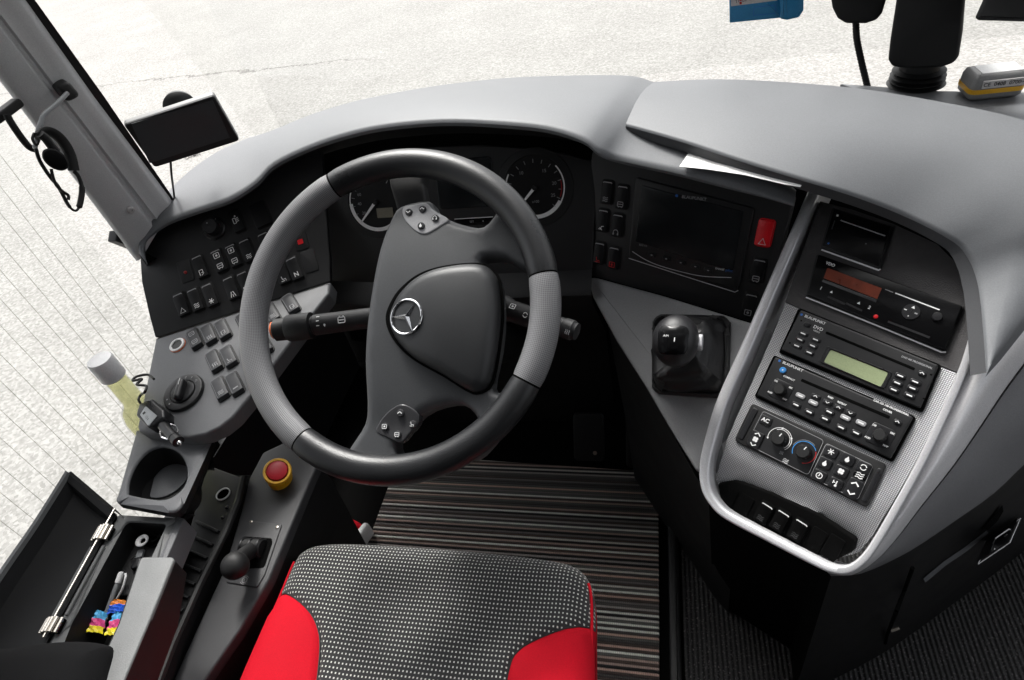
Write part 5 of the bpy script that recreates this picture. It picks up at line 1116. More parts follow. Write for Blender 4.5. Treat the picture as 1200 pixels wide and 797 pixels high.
# ------------------------------------------------------------------ striped mat
mq = [atz(*q, .008) for q in ((452, 572), (520, 546), (756, 552), (757, 570), (772, 571), (770, 830), (420, 830))]
P_ = [(-.71, -.2), (-.015, -.2), (-.015, .835), (-.045, .84), (-.045, .905), (-.60, .93), (-.71, .86)]
a0 = atz(772, 571, .008); a1 = atz(757, 570, .008); a2 = atz(756, 552, .008)
P_ = [(-.70, -.25), (a0.x, -.25), (a0.x, a0.y), (a1.x, a0.y), (a1.x, a2.y), (-.60, a2.y + .02), (-.70, a2.y - .04)]
mb = MB(); mb.prism(FLAT(0), roundpoly(P_, .01), -.001, .009, M['striped'], .003)
tag(mb.done('floor_mat'), 'striped brown, grey and black floor mat in the footwell before the seat', 'floor mat')
# pedals
for px, py, w_, h_, nm, lb in ((690, 512, .075, .12, 'brake_pedal', 'broad dark pedal at the end of the striped mat, left of the other pedal'), (748, 508, .06, .17, 'accelerator_pedal', 'narrow dark pedal beside the gear panel, right of the other pedal')):
    p = atz(px, py, .09); f = Fr(p, axes=(Vector((1, 0, 0)), Vector((0, .6, .8)))); t = thing(nm, lb, 'pedal', (p.x, p.y, 0))
    mb = MB(); mb.prism(f, rrect(w_, h_, .012), -.008, .006, M['rubber'], .004); mb.done('pad', t)
    mb = MB(); mb.tube([f.w(0, h_ * .2, -.006), f.w(0, h_ * .3, -.10), f.w(0, h_ * .9, -.22)], .011, M['deep_black'], 10); mb.done('arm', t)
    mb = MB(); mb.lathe(f.at(w_ * .2, -h_ * .32), [(.0055, .005), (.0055, .008), (.0001, .009)], M['steel'], seg=6); mb.done('bolt', t)
# red and white packet
p = atz(408, 634, .03); t = thing('packet', 'small red packet with a white end on the floor before the seat', 'packet', (p.x, p.y, 0))
mb = MB(); f = Fr((p.x, p.y, .0), 20, 90); mb.puff(f, rrect(.05, .10, .015, -.012, 0), lambda a, b, d: .05 + rnd(d, .02), M['red_cloth'], step=.012, wall=.03, er=.012); mb.done('pouch', t)
mb = MB(); mb.puff(f, rrect(.02, .09, .009, .024, .008), lambda a, b, d: .052 + rnd(d, .01), M['white_plastic'], step=.008, wall=.042, er=.006); mb.done('white_end', t)

# ------------------------------------------------------------------ left console
t = thing('side_console', 'dark console left of the seat with a cup holder, ribbed tray and sloping side panel', 'side console', (-.7, .4, 0))
ZC = .585; CP = FLAT(ZC)
z3 = lambda x, y: (x / 2.513, 480 + y / 2.513)
oq = roundpoly(CP.pxs([(159, 503), (248.5, 513), (208, 601.5), (134, 588)]), [.004, .008, .014, .014])
hole = catmull(CP.pxs([z3(380, 205), z3(400, 160), z3(435, 122), z3(480, 108), z3(525, 125), z3(548, 168), z3(545, 215), z3(515, 250), z3(470, 264), z3(385, 250), z3(376, 240)]), 3)
MB().puff(CP, oq, lambda a, b, d: rnd(d, .0045), M['shelf_grey'], holes=[hole], step=.009, wall=.012, er=.0045, rings=(.06, .2, .5, .9), wallm=M['black']).done('cup_holder', t, sharp=18)
mb = MB(); ho = ccw(hole); rows = [[CP.w(a, b, -.005) for a, b in ho], [CP.w(a, b, -.054) for a, b in inset(ho, .002)]]; mb.loft(rows, M['black'], closed=True); mb.patch(CP, inset(ho, .001), -.050, M['panel_dark']); mb.done('cup_well', t)
c_ = CP.px(196, 561, -.046); mb = MB(); mb.lathe(CP, [(.0365, -.0495), (.0365, -.047), (.034, -.0465), (.0001, -.0465)], M['dash_grey'], c_[0], c_[1], 32); mb.done('cup_base', t)
low = inset(ccw(oq), .002); rows = [[CP.w(a, b, -.016) for a, b in low], [CP.w(a + .0, b, -.055) for a, b in inset(low, .026)]]; MB().loft(rows, M['black'], closed=True).done('cup_box', t)
# ribbed tray
ZR = .475; RP = FLAT(ZR)
tp = RP.pxs([(243, 545), (284, 560), (276, 590), (262, 625), (230, 690), (200, 757), (180, 810), (140, 810), (165, 745), (195, 680), (222, 622), (232, 585)])
MB().prism(RP, roundpoly(tp, .01), -.06, 0, M['black'], .002).done('ribbed_tray', t)
for i in range(9):
    x0, y0, x1, y1 = 230.6 - 7.4 * i, 612 + 16.0 * i, 257 - 6.9 * i, 624.5 + 15.4 * i
    a, b = RP.px(x0, y0), RP.px(x1, y1); d = Vector(b) - Vector(a); f = RP.at((a[0] + b[0]) / 2, (a[1] + b[1]) / 2, 0, math.atan2(d.y, d.x)); MB().prism(f, rrect(d.length, .005, .001), -.001, .006, M['panel_dark'], .0015).done('rib', t)
a, b = RP.px(*z3(658, 250)); mb = MB(); mb.lathe(RP, [(.0125, -.001), (.0125, .0025), (.0112, .003), (.0105, .001)], M['gauge_rim'], a, b, 26, cap=False); mb.lathe(RP, [(.0106, .0008), (.0001, .0008)], M['deep_black'], a, b, 26); mb.done('power_socket', t)
for px, py in ((266, 595), (261, 607)): a, b = RP.px(px, py); mb = MB(); mb.lathe(RP, [(.003, -.001), (.003, .002), (.0015, .003), (.0001, .003)], M['gloss_black'], a, b, 12); mb.done('screw', t)
for e in (((286, 560), (279, 590), (265, 625), (233, 690), (203, 757), (183, 810)),):
    MB().tube([RP.pt(x, y) + Vector((0, 0, .002)) for x, y in e], .006, M['black'], 8).done('tray_edge', t)
# sloping panel with the lever
ZL = .46; LP = Fr(atz(300, 640, ZL), 0, 86)
lq = LP.pxs([(374, 540), (364, 562), (340, 619), (315, 679), (281, 738), (240, 797), (205, 845), (175, 845), (204, 794), (234, 728), (262, 668), (282, 600), (292, 560), (308, 530), (340, 515)])
MB().prism(LP, roundpoly(lq, .008, 3), -.02, 0, M['side_grey'], .004).done('side_panel', t)
e = [LP.pt(x, y) for x, y in ((374, 540), (364, 562), (340, 619), (315, 679), (281, 738), (240, 797), (205, 845))]
MB().loft([[p + Vector((-.003, 0, -.008)) for p in e], [p + Vector((.002, 0, -.06)) for p in e], [Vector((p.x - .02, p.y, 0)) for p in e]], M['black']).done('side_skirt', t)
# bottle shelf, hidden behind the cup holder
BX, BY = -.90, 0
bt = atx(116, 421, BX)
MB().prism(FLAT(bt.z - .262), rrect(.09, .10, .01, BX + .005, bt.y), -.02, 0, M['black'], .003).done('bottle_shelf', t)
MB().prism(FLAT(bt.z - .30), rrect(.02, .12, .004, BX - .045, bt.y), -.4, .02, M['black'], .003).done('shelf_bracket', t)
MB().prism(FLAT(0), [(-.83, .20), (-.72, .20), (-.72, .60), (-.83, .60)], 0, .40, M['deep_black'], .003).done('console_base', t)

# emergency stop
LPb = LP.pt(328.5, 562); UPV = ((CAM - LPb).normalized() * .93 + (RM @ Vector((-.35, -.94, 0))) * .36).normalized(); eu_ = (Vector((1, 0, 0)) - UPV * UPV.x).normalized(); EF = Fr(LPb, axes=(eu_, UPV.cross(eu_)))
t = thing('emergency_stop_button', 'yellow emergency stop with a dark red push button beside the steering wheel', 'stop button', LPb)
mb = MB(); mb.lathe(EF, [(.0205, -.002), (.0212, .004), (.0212, .022), (.0205, .024)], M['yellow'], seg=36); mb.done('base', t)
mb = MB(); rows = []
for k in range(30):
    g = math.radians(-115) + 2 * PI * .80 * k / 29
    rows.append([EF.w(r * math.cos(g + 1.4), r * math.sin(g + 1.4), h) for r, h in ((.0214, .022), (.0214, .038), (.0175, .038), (.0175, .022))])
mb.loft([list(r) for r in rows], M['yellow'], closed=True, cap=True); mb.done('guard', t)
mb = MB(); mb.lathe(EF, [(.0225, .036), (.0235, .038), (.0235, .043), (.0222, .045), (.0188, .045), (.0182, .040)], M['yellow'], seg=40, cap=False); mb.lathe(EF, [(.0182, .040), (.0225, .036)], M['yellow'], seg=40, cap=False); mb.done('collar', t)
mb = MB(); mb.lathe(EF, [(.010, .020), (.010, .034), (.0175, .036), (.0178, .044), (.0165, .048), (.012, .0497), (.006, .0503), (.0001, .0505)], M['mush_red'], seg=36); mb.done('push_button', t)

# hand brake lever
t = thing('brake_lever', 'black ball-topped hand lever in a screwed-down plate on the side console', 'lever', LP.pt(297, 645))
zl = lambda x, y: (140 + x / 4.045, 600 + y / 4.045)
pq = LP.pxs([zl(625, 45), zl(772, 62), zl(690, 300), zl(655, 360), zl(505, 335), zl(530, 290)]); MB().prism(LP, roundpoly(pq, .004), .0, .0022, M['side_grey'], .0008).done('plate', t)
hq = roundpoly(LP.pxs([zl(585, 118), zl(725, 128), zl(728, 150), zl(690, 268), zl(600, 272), zl(570, 180)]), .006); MB().prism(LP, hq, .001, .0027, M['deep_black'], .0003).done('gate', t)
mb = MB(); f = LP.at(*LP.px(*zl(640, 178)), .002, .05); rows = []
for x in (-.019, -.017, .017, .019):
    s = .9 if abs(x) > .018 else 1; rows.append([f.w(x, .0155 * s * math.cos(g), .019 * s * math.sin(g)) for g in [PI * k / 14 for k in range(15)]])
mb.loft(rows, M['black'], cap=True)
for x in (-.015, .0, .015): mb.tube([f.w(x, .0157 * math.cos(PI * k / 12), .0193 * math.sin(PI * k / 12)) for k in range(13)], .0018, M['key_black'], 6)
mb.done('pivot', t)
kb = on(*zl(548, 255), LP.o + LP.n * .055, LP.n); st = LP.w(*LP.px(*zl(640, 200)), .012)
mb = MB(); mb.tube([st, st.lerp(kb, .5) + LP.n * .006, kb], [.013, .0115, .011], M['black'], 16); mb.done('stem', t)
kd = (kb - st).normalized(); ka = (kd * .55 + LP.n * .8).normalized(); ku = ka.orthogonal().normalized(); KB = Fr(kb, axes=(ku, ka.cross(ku)))
mb = MB(); mb.lathe(KB, [(.009, -.026), (.013, -.02), (.0135, -.015), (.0175, -.011), (.0202, -.002), (.0196, .006), (.0165, .0125), (.011, .0165), (.005, .018), (.0001, .0183)], M['black'], seg=32); mb.done('ball_grip', t)
for x, y in ((628, 50), (750, 76), (530, 316)):
    a, b = LP.px(*zl(x, y)); mb = MB(); mb.lathe(LP, [(.0028, .002), (.0026, .0034), (.0012, .0036), (.0010, .0028), (.0001, .0028)], M['steel'], a, b, 12); mb.done('screw', t)
a, b = LP.px(*zl(597, 326)); mb = MB(); mb.stroke(LP, circle(.0042, 14, a, b), .0009, .0026, M['dim'], True); mb.stroke(LP, circle(.0065, 6, a, b, .6, 2 * PI / 3 + .3), .0008, .0026, M['dim']); mb.stroke(LP, circle(.0065, 6, a, b, PI + .6, PI + 2.4), .0008, .0026, M['dim']); mb.text('!', LP.at(a, b), 0, 0, .0026, .006, M['dim']); mb.done('brake_mark', t)

# ------------------------------------------------------------------ storage box with its open lid
z6 = lambda x, y: (60 + x / 4.045, 600 + y / 4.045)
ZB = .55; BP = FLAT(ZB)
t = thing('storage_box', 'open black storage bin with a hinged lid folded back towards the side window', 'storage box', BP.pt(130, 680))
oq = roundpoly(BP.pxs([(138, 602), (207, 606), (206, 611), (184, 657), (120, 800), (95, 850), (20, 850), (44, 775), (66, 733)]), .006)
hq = roundpoly(BP.pxs([(147, 611), (195, 613), (174, 657), (105, 812), (50, 812), (82, 731)]), .010)
MB().puff(BP, oq, lambda a, b, d: rnd(d, .004), M['armrest'], holes=[hq], step=.02, wall=.03, er=.004, rings=(.15, .5)).done('rim', t)
ho = ccw(hq); mb = MB(); mb.loft([[BP.w(a, b, -.003) for a, b in ho], [BP.w(a, b, -.10) for a, b in inset(ho, .001)]], M['lid_liner'], closed=True); mb.patch(BP, inset(ho, -.001), -.075, M['lid_liner']); mb.done('bin', t)
q = BP.pxs([z6(352, 150), z6(520, 168), z6(470, 300), z6(365, 398), z6(243, 392), z6(300, 290)], -.04); MB().prism(BP, roundpoly(q, .006), -.074, -.04, M['panel_dark'], .003).done('inner_shelf', t)
q = BP.pxs([(208, 605), (216, 608), (190, 668), (178, 690), (172, 690), (186, 655)]); MB().prism(BP, roundpoly(q, .002), -.04, .001, M['shelf_grey'], .002).done('side_rail', t)
# lid
H0, H1, H2 = BP.pt(137, 603), BP.pt(66, 733), BP.pt(28, 800)
E0, E1, E2 = atx(81.6, 555.6, -.95), atx(0, 680, -.955), atx(-60, 775, -.955)
hin = [H0, H0.lerp(H1, .5), H1, H2]; edg = [E0, E0.lerp(E1, .52) + Vector((.003, 0, 0)), E1, E2]
hin = [Vector(p) for p in catmull(hin, 5, False)]; edg = [Vector(p) for p in catmull(edg, 5, False)]
rows = []
for f, dz in ((0, .0), (.04, .0), (.08, -.012), (.5, -.020), (.88, -.014), (.93, .004), (.95, .010)): rows.append([p.lerp(q, f) + Vector((0, 0, dz)) for p, q in zip(hin, edg)])
MB().loft(rows, M['lid_liner']).done('lid', t)
rows = [[p.lerp(q, f) + Vector((0, 0, dz)) for p, q in zip(hin, edg)] for f, dz in ((.925, .006), (.935, .0125), (.985, .012), (1.0, .006), (1.005, -.01), (.9, -.04), (.3, -.045), (.02, -.02))]
MB().loft(rows, M['armrest']).done('lid_shell', t)
e = [hin[0].lerp(edg[0], f) for f in (0, .1, .5, .9, .97)]; up = Vector((0, 0, 1)); dy = (hin[0] - hin[3]).normalized()
MB().loft([[p - up * .045 + dy * .004 for p in e], [p + up * .004 + dy * .005 for p in e], [p + up * .008 - dy * .001 for p in e], [p + up * .004 - dy * .012 for p in e], [p - up * .022 - dy * .02 for p in e]], M['lid_liner']).done('lid_end', t)
hd = (H1 - H0).normalized(); hn = Vector((0, 0, 1)); hs = hd.cross(hn).normalized()
mb = MB(); mb.tube([H0 - hd * .004 + hn * .010, H1 + hd * .02 + hn * .010], .0016, M['steel'], 8); mb.done('hinge_rod', t)
for f, L_ in ((.215, .024), (1.02, .02)):
    c = H0.lerp(H1, f) + hn * .008; mb = MB()
    for k in (-2, -1, 0, 1, 2):
        mb.tube([c + hs * (.0055 * k) - hd * L_ * .5 + hn * (.004 - .0012 * k * k), c + hs * (.0055 * k) + hd * L_ * .5 + hn * (.004 - .0012 * k * k)], .0030, M['steel'], 10)
    for sg in (-1, 1): mb.tube([c + hs * .011 * sg - hn * .004 + hd * .009 * s for s in (-1, 1)], .004, M['deep_black'], 8)
    mb.done('hinge', t)
for off in (-.010, .010):
    mb = MB(); mb.tube([H0.lerp(H1, .33) + hs * off + hn * .003, H0.lerp(H1, .93) + hs * off + hn * .003], .0026, M['armrest'], 8); mb.done('hinge_strip', t)

# things lying in the bin
ZI = ZB - .035
def flatfr(px, py, z, ang_px=None):
    return Fr(atz(px, py, z), 0, 90)
# tag ring with black cord
c = BP.pt(*z6(432, 137), -.022); f = Fr(c, axes=(Vector((.9, .4, .05)), Vector((-.4, .9, .2))))
t = thing('tag_ring', 'flat white tag with a hole and a looped black cord in the bin', 'tag', c)
o = circle(.0105, 24, 0, 0, rb=.0095); i_ = circle(.0042, 24, .002, -.001); MB().ring(f, o, i_, 0, .0022, M['white'], .0006).done('disc', t)
cp = [z6(380, 135), z6(410, 112), z6(460, 98), z6(510, 105), z6(520, 130), z6(495, 155), z6(440, 180), z6(375, 228)]
pts = [BP.pt(x, y, -.036) for x, y in cp]; MB().tube([Vector(p) for p in catmull(pts, 4, False)], .0009, M['cord'], 6).done('cord', t)
cp = [z6(440, 120), z6(480, 108), z6(508, 120), z6(480, 140), z6(470, 125)]; MB().tube([Vector(p) for p in catmull([BP.pt(x, y, -.034) for x, y in cp], 4, False)], .0009, M['cord'], 6).done('cord', t)
# memory stick
a, b = BP.pt(*z6(430, 180), -.035), BP.pt(*z6(398, 275), -.035); d = (a - b); f = Fr((a + b) / 2, axes=(Vector((d.y, -d.x, 0)), d)); L_ = d.length
t = thing('memory_stick', 'small clear-grey memory stick lying beside the white tag in the bin', 'memory stick', (a + b) / 2)
MB().prism(f, rrect(.013, L_ * .55, .004, 0, -L_ * .2), -.003, .004, M['key_black'], .002).done('body', t); MB().prism(f, rrect(.010, L_ * .4, .001, 0, L_ * .28), -.002, .003, M['pen_grey'], .0006).done('plug', t)
# two pens
a, b = BP.pt(*z6(332, 292), -.02), BP.pt(*z6(228, 575), -.05)
t = thing('pen', 'grey ballpoint pen with white cap and clip lying across the bin', 'pen', a); d = (b - a).normalized()
u = d.cross(Vector((0, 0, 1))).normalized(); f = Fr(a, axes=(u, d.cross(u))); f.n = d; f.v = d.cross(u); L_ = (b - a).length
MB().lathe(f, [(.0001, -.001), (.003, 0), (.0036, .003), (.0036, L_ * .9), (.0026, L_ * .97), (.0006, L_)], M['pen_grey'], seg=16).done('barrel', t)
MB().lathe(f, [(.0001, -.003), (.0036, -.002), (.0044, .002), (.0044, .013), (.0037, .0135)], M['white_plastic'], seg=16).done('cap', t)
for k in (.74, .79, .84): MB().lathe(f, [(.0037, L_ * k), (.0042, L_ * k + .0005), (.0042, L_ * k + .0025), (.0037, L_ * k + .003)], M['white'], seg=16, cap=False).done('band', t)
cl = [BP.pt(*z6(352, 292), -.012), BP.pt(*z6(352, 315), -.014), BP.pt(*z6(335, 370), -.022), BP.pt(*z6(312, 410), -.03)]; MB().tube([Vector(p) for p in catmull(cl, 4, False)], .0016, M['white_plastic'], 8).done('clip', t)
# sweet wrappers
for quad_, cols_, zz, lb in (([z6(215, 470), z6(265, 480), z6(245, 580), z6(165, 575)], ('bag_sky', 'bag_pink', 'bag_yellow'), -.034, 'crumpled wrapper in blue, pink and yellow at the left end of the bin'),
                            ([z6(295, 490), z6(350, 470), z6(330, 590), z6(250, 592)], ('bag_sky', 'bag_pink', 'bag_yellow'), -.030, 'blue, pink and yellow wrapper half under the grey armrest'),
                            ([z6(285, 428), z6(355, 420), z6(352, 475), z6(262, 495)], ('bag_orange', 'bag_blue', 'bag_blue'), -.028, 'dark blue wrapper with an orange corner under the pen')):
    c4 = [BP.px(*q, zz) for q in quad_]; t = thing('wrapper', lb, 'wrapper', BP.w(*c4[0], zz), group='sweet wrappers in the bin')
    tl, tr, br, bl2 = [Vector(q) for q in c4]
    for k, (f0, f1) in enumerate(((0, .36), (.36, .70), (.70, 1))):
        rows = []
        for i in range(6):
            f_ = f0 + (f1 - f0) * i / 5; l, r = tl.lerp(bl2, f_), tr.lerp(br, f_)
            rows.append([BP.w(*l.lerp(r, j / 8), zz + .006 * math.sin(PI * j / 8) ** .5 + .0016 * math.sin(9 * j + 13 * f_) + .001 * math.sin(23 * f_ + 5 * j)) for j in range(9)])
        mb = MB(); mb.loft(rows, M[cols_[k]]); mb.done('foil', t)
# ------------------------------------------------------------------ arm rests
ZA = .635; AP = FLAT(ZA)
t = thing('armrest', 'raised mottled grey plastic armrest block between bin and ribbed tray', 'armrest', AP.pt(150, 730))
q = AP.pxs([(164, 654.5), (168, 652.5), (201, 652.5), (203.5, 656), (176, 724), (145, 797), (125, 845), (85, 845), (109, 795), (139, 731)])
MB().prism(AP, roundpoly(q, .004), -.005, 0, M['armrest'], .0025).done('top_pad', t)
q2 = AP.pxs([(165, 655), (202, 654), (218, 668), (210, 700), (190, 760), (165, 845), (90, 845), (139, 731)])
ri = [AP.w(*p) for p in AP.pxs([(203, 655), (176, 724), (145, 797), (125, 845)])]; dn = [AP.pt(x, y, -.055) for x, y in ((219, 672), (208, 735), (185, 797), (165, 850))]
MB().loft([[p - Vector((0, 0, .003)) for p in ri], [p.lerp(q, .5) - Vector((0, 0, .0)) for p, q in zip(ri, dn)], dn, [p + Vector((-.03, 0, -.012)) for p in dn]], M['black']).done('side_cover', t)
fe = [AP.pt(164, 654.5, -.002), AP.pt(203, 655, -.002)]; MB().loft([fe + [dn[0]], [AP.pt(166, 662, -.05), AP.pt(205, 666, -.05), dn[0] - Vector((.012, 0, .01))]], M['black']).done('front_cover', t)
MB().loft([[AP.pt(x, y, -.004) for x, y in ((164, 655), (139, 731), (109, 795), (85, 845))], [AP.pt(x, y, -.004) - Vector((-.01, 0, .05)) for x, y in ((164, 655), (139, 731), (109, 795), (85, 845))]], M['armrest']).done('inner_side', t)
q = [(-60, 765), (0, 750), (40, 744), (80, 742), (110, 745), (119, 752), (112, 780), (96, 830), (60, 880), (-80, 880)]
f = FLAT(.66); t2 = MB().puff(f, catmull(f.pxs(q), 3), lambda a, b, d: rnd(d, .03), M['arm_cloth'], step=.02, wall=.06, er=.03, rings=(.05, .2, .5, .9)).done('arm_pad')
tag(t2, 'padded black cloth arm pad cutting into the lower left corner', 'arm pad')

# ------------------------------------------------------------------ bottle, charger
t = thing('bottle', 'clear bottle of yellow-green liquid with a white cap by the side window', 'bottle', (BX, bt.y, bt.z - .262))
BF_ = Fr((BX, bt.y, bt.z - .26), 0, 90); H = .26
MB().lathe(BF_, [(.0188, H - .042), (.0205, H - .040), (.0205, H - .004), (.0192, H), (.0001, H)], M['cap_white'], seg=36).done('cap', t)
MB().lathe(BF_, [(.0001, .0), (.032, .0), (.036, .006), (.036, H - .135), (.032, H - .118), (.022, H - .105), (.0182, H - .098), (.0172, H - .046), (.0001, H - .044)], M['bottle_clear'], seg=36).done('shell', t)
MB().lathe(BF_, [(.0001, .003), (.031, .003), (.034, .008), (.034, H - .137), (.030, H - .12), (.020, H - .107), (.0165, H - .098), (.0158, H - .05), (.0001, H - .05)], M['liquid'], seg=36).done('liquid', t)
z9 = lambda x, y: (80 + x / 4.98, 380 + y / 4.98)
t = thing('car_charger', 'black plug-in car charger with a small pale display lying on the shelf corner', 'charger', PT.pt(180, 488))
hq = PT.pxs([z9(425, 470), z9(498, 440), z9(572, 505), z9(575, 552), z9(520, 600), z9(470, 606), z9(405, 540), z9(410, 515)], .02)
MB().prism(PT, roundpoly(hq, .005), .001, .026, M['key_black'], .005).done('head', t)
MB().prism(PT, roundpoly(PT.pxs([z9(452, 478), z9(520, 535), z9(468, 596), z9(420, 530)], .026), .002), .024, .0268, M['lcd_white'], .0004).done('display', t)
mb = MB(); f = PT.at(*PT.px(*z9(445, 520), .026), .0272, -.7); glyph(mb, 'fan', f, .006, 0, M['panel_dark']); f = PT.at(*PT.px(*z9(462, 548), .026), .0272, -.7); mb.text('12.4', f, 0, 0, 0, .006, M['panel_dark']); mb.done('display_mark', t)
a, b = PT.pt(*z9(540, 575), .014), PT.pt(*z9(645, 688), .018); d = (b - a).normalized(); u = d.cross(Vector((0, 0, 1))).normalized(); f = Fr(a, axes=(u, d.cross(u))); f.n = d; f.v = d.cross(u); L_ = (b - a).length
MB().lathe(f, [(.0085, -.008), (.0085, L_ * .75), (.0078, L_ * .76), (.0078, L_ * .82), (.0092, L_ * .84), (.0092, L_ * .98), (.006, L_ * 1.0), (.0045, L_)], M['key_black'], seg=22).done('plug', t)
MB().lathe(f, [(.0038, L_ * .99), (.0034, L_ * 1.06), (.0015, L_ * 1.1), (.0001, L_ * 1.1)], M['chrome'], seg=14).done('contact', t)
for sg in (-1, 1): MB().tube([f.w(.0085 * sg, 0, L_ * .25), f.w(.0125 * sg, 0, L_ * .42), f.w(.0128 * sg, 0, L_ * .5), f.w(.0085 * sg, 0, L_ * .68)], .0012, M['chrome'], 6).done('spring', t)
cb = [PT.pt(*z9(428, 470), .014), PT.pt(*z9(410, 440), .02), PT.pt(*z9(425, 410), .02), atx(*z9(445, 398), -.80), atx(*z9(455, 360), -.815), atx(*z9(400, 352), -.83), atx(*z9(430, 320), -.84), atx(*z9(375, 330), -.85), atx(*z9(400, 305), -.85), atx(*z9(465, 295), -.84), atx(*z9(500, 320), -.82)]
MB().tube([Vector(p) for p in catmull(cb, 5, False)], .0021, M['cord'], 8).done('cable', t)

# ------------------------------------------------------------------ satellite navigator at the pillar
GF = Fr(depth(214, 154, 1.0), axes=(Vector((.855, .518, .015)), Vector((.086, -.172, .981)))); GF.v = (GF.v - GF.u * GF.v.dot(GF.u)).normalized(); GF.n = GF.u.cross(GF.v)
t = thing('satellite_navigator', 'small black navigator screen on a suction mount beside the window pillar', 'navigator', GF.o)
gq = GF.pxs([(144, 146), (251, 111), (281.5, 165), (181, 197)])
MB().prism(GF, roundpoly(gq, .006), -.012, 0, M['box_grey'], .003, topm=M['device_black']).done('body', t)
MB().prism(GF, roundpoly(inset(ccw(gq), .001), .006), -.006, .0015, M['device_black'], .002).done('front', t)
z1 = lambda x, y: (x / 2.657, y / 2.657)
MB().prism(GF, roundpoly(GF.pxs([z1(408, 385), z1(662, 312), z1(716, 428), z1(466, 508)], .0015), .001), .001, .0022, M['gps_screen'], .0003).done('screen', t)
mb = MB(); a, b = GF.px(*z1(600, 487), .002); d = Vector(GF.px(*z1(690, 458), .002)) - Vector(GF.px(*z1(500, 520), .002)); f = GF.at(a, b, 0, math.atan2(d.y, d.x)); mb.text('GARMIN', f, 0, 0, .0024, .0068, M['dim'], thick=.0001); mb.done('lettering', t)
mc = GF.pt(212, 127, -.035); mb = MB(); mf = Fr(mc, axes=(GF.u, GF.v)); mb.lathe(mf, [(.024, -.012), (.026, -.004), (.022, .004), (.012, .010), (.006, .018)], M['rubber'], seg=28); mb.tube([mc + GF.n * .008, GF.w(0, 0, -.018)], .008, M['black'], 12); mb.done('suction_mount', t)
wp = mc + (mc - CAM).normalized() * .12 - Vector((0, 0, .01)); MB().tube([mc, mc.lerp(wp, .5), wp], .007, M['black'], 10).done('arm', t)
cb = [GF.pt(200, 190, -.012), GF.pt(201, 205, -.012), atx(203.5, 224, -.88), atx(205, 240, -.88)]; MB().tube([Vector(p) for p in catmull(cb, 4, False)], .0018, M['cord'], 8).done('cable', t)

# ------------------------------------------------------------------ hooks and headset on the pillar
HX = -.885
hp_ = lambda pts, x=HX: [Vector(p) for p in catmull([atx(px, py, x + (dx if len(r_) else 0)) for (px, py, *r_) in pts for dx in ((r_[0] if r_ else 0),)], 5, False)]
t = thing('coat_hook', 'silver bent coat hook on the pillar carrying the headset', 'hook', atx(78, 107, HX))
MB().tube(hp_([(79, 109), (66, 122), (52, 134), (48, 143), (44, 155), (41, 174)]), .0032, M['pen_grey'], 10).done('rod', t)
f = Fr(atx(78, 107, -.895), axes=(Vector((.55, .75, .2)), Vector((-.1, -.2, 1)))); mb = MB(); mb.puff(f, roundpoly([(-.012, -.011), (.011, -.014), (.012, .013), (-.009, .014)], .008), lambda a, b, d: .012 + rnd(d, .008), M['rubber'], step=.006, wall=.03, er=.007); mb.done('base', t)
t = thing('side_hook', 'black hook at the left edge of the photo, left of the silver coat hook', 'hook', atx(6, 130, -.93))
MB().tube(hp_([(8, 134), (12, 142), (24, 160), (34, 172), (41, 175)], -.93), .005, M['black'], 10).done('rod', t)
f = Fr(atx(8, 130, -.945), axes=(Vector((.2, .9, .15)), Vector((0, -.1, 1)))); mb = MB(); mb.prism(f, rrect(.05, .013, .005), -.008, .008, M['rubber'], .003); mb.done('base', t)
t = thing('headset', 'black wire headset with one ear cushion dangling from the silver hook', 'headset', atx(65, 185, HX))
EFc = Fr(atx(65, 187, -.86), axes=(Vector((.5, .8, .1)), Vector((-.2, .1, 1)))); n_ = (CAM - EFc.o).normalized(); eu = Vector((.6, .7, .3)); eu = (eu - n_ * eu.dot(n_)).normalized(); EFc = Fr(EFc.o, axes=(eu, n_.cross(eu)))
mb = MB(); rows = [[EFc.w(r * math.cos(2 * PI * k / 26), 1.35 * r * math.sin(2 * PI * k / 26), h) for k in range(26)] for h, r in ((-.014, .005), (-.012, .009), (-.004, .0125), (.004, .013), (.009, .011), (.011, .007), (.0115, .001))]; mb.loft(rows, M['arm_cloth'], closed=True, cap=True); mb.done('ear_cushion', t)
MB().tube(hp_([(43, 160), (50, 154), (58, 154), (68, 160), (77, 171), (83, 184), (86.5, 200)], -.875), .0042, M['black'], 10, flat=1.8).done('headband', t)
MB().tube(hp_([(47, 157), (54, 163), (60, 171), (66, 178)], -.868), .006, M['black'], 10).done('ear_arm', t)
MB().tube(hp_([(87, 201), (92, 207), (96, 220), (95, 233), (92, 244), (88, 247), (83, 244), (79, 238)], -.875), [.003] * 10 + [.0042] * 10 + [.0018] * 16, M['black'], 8).done('temple', t)
MB().tube(hp_([(42, 174), (46, 187), (53, 199), (60, 209), (67, 217), (73, 227), (78, 237), (82, 243)], -.88), .0026, M['cord'], 8).done('mic_boom', t)
MB().tube(hp_([(60, 198), (62, 207), (66, 217), (73, 224), (80, 229), (80, 234)], -.875), .0022, M['cord'], 8).done('cable', t)
MB().tube(hp_([(40, 156), (38, 163), (43, 170), (47, 160)], -.878), .0018, M['cord'], 8).done('cable', t)

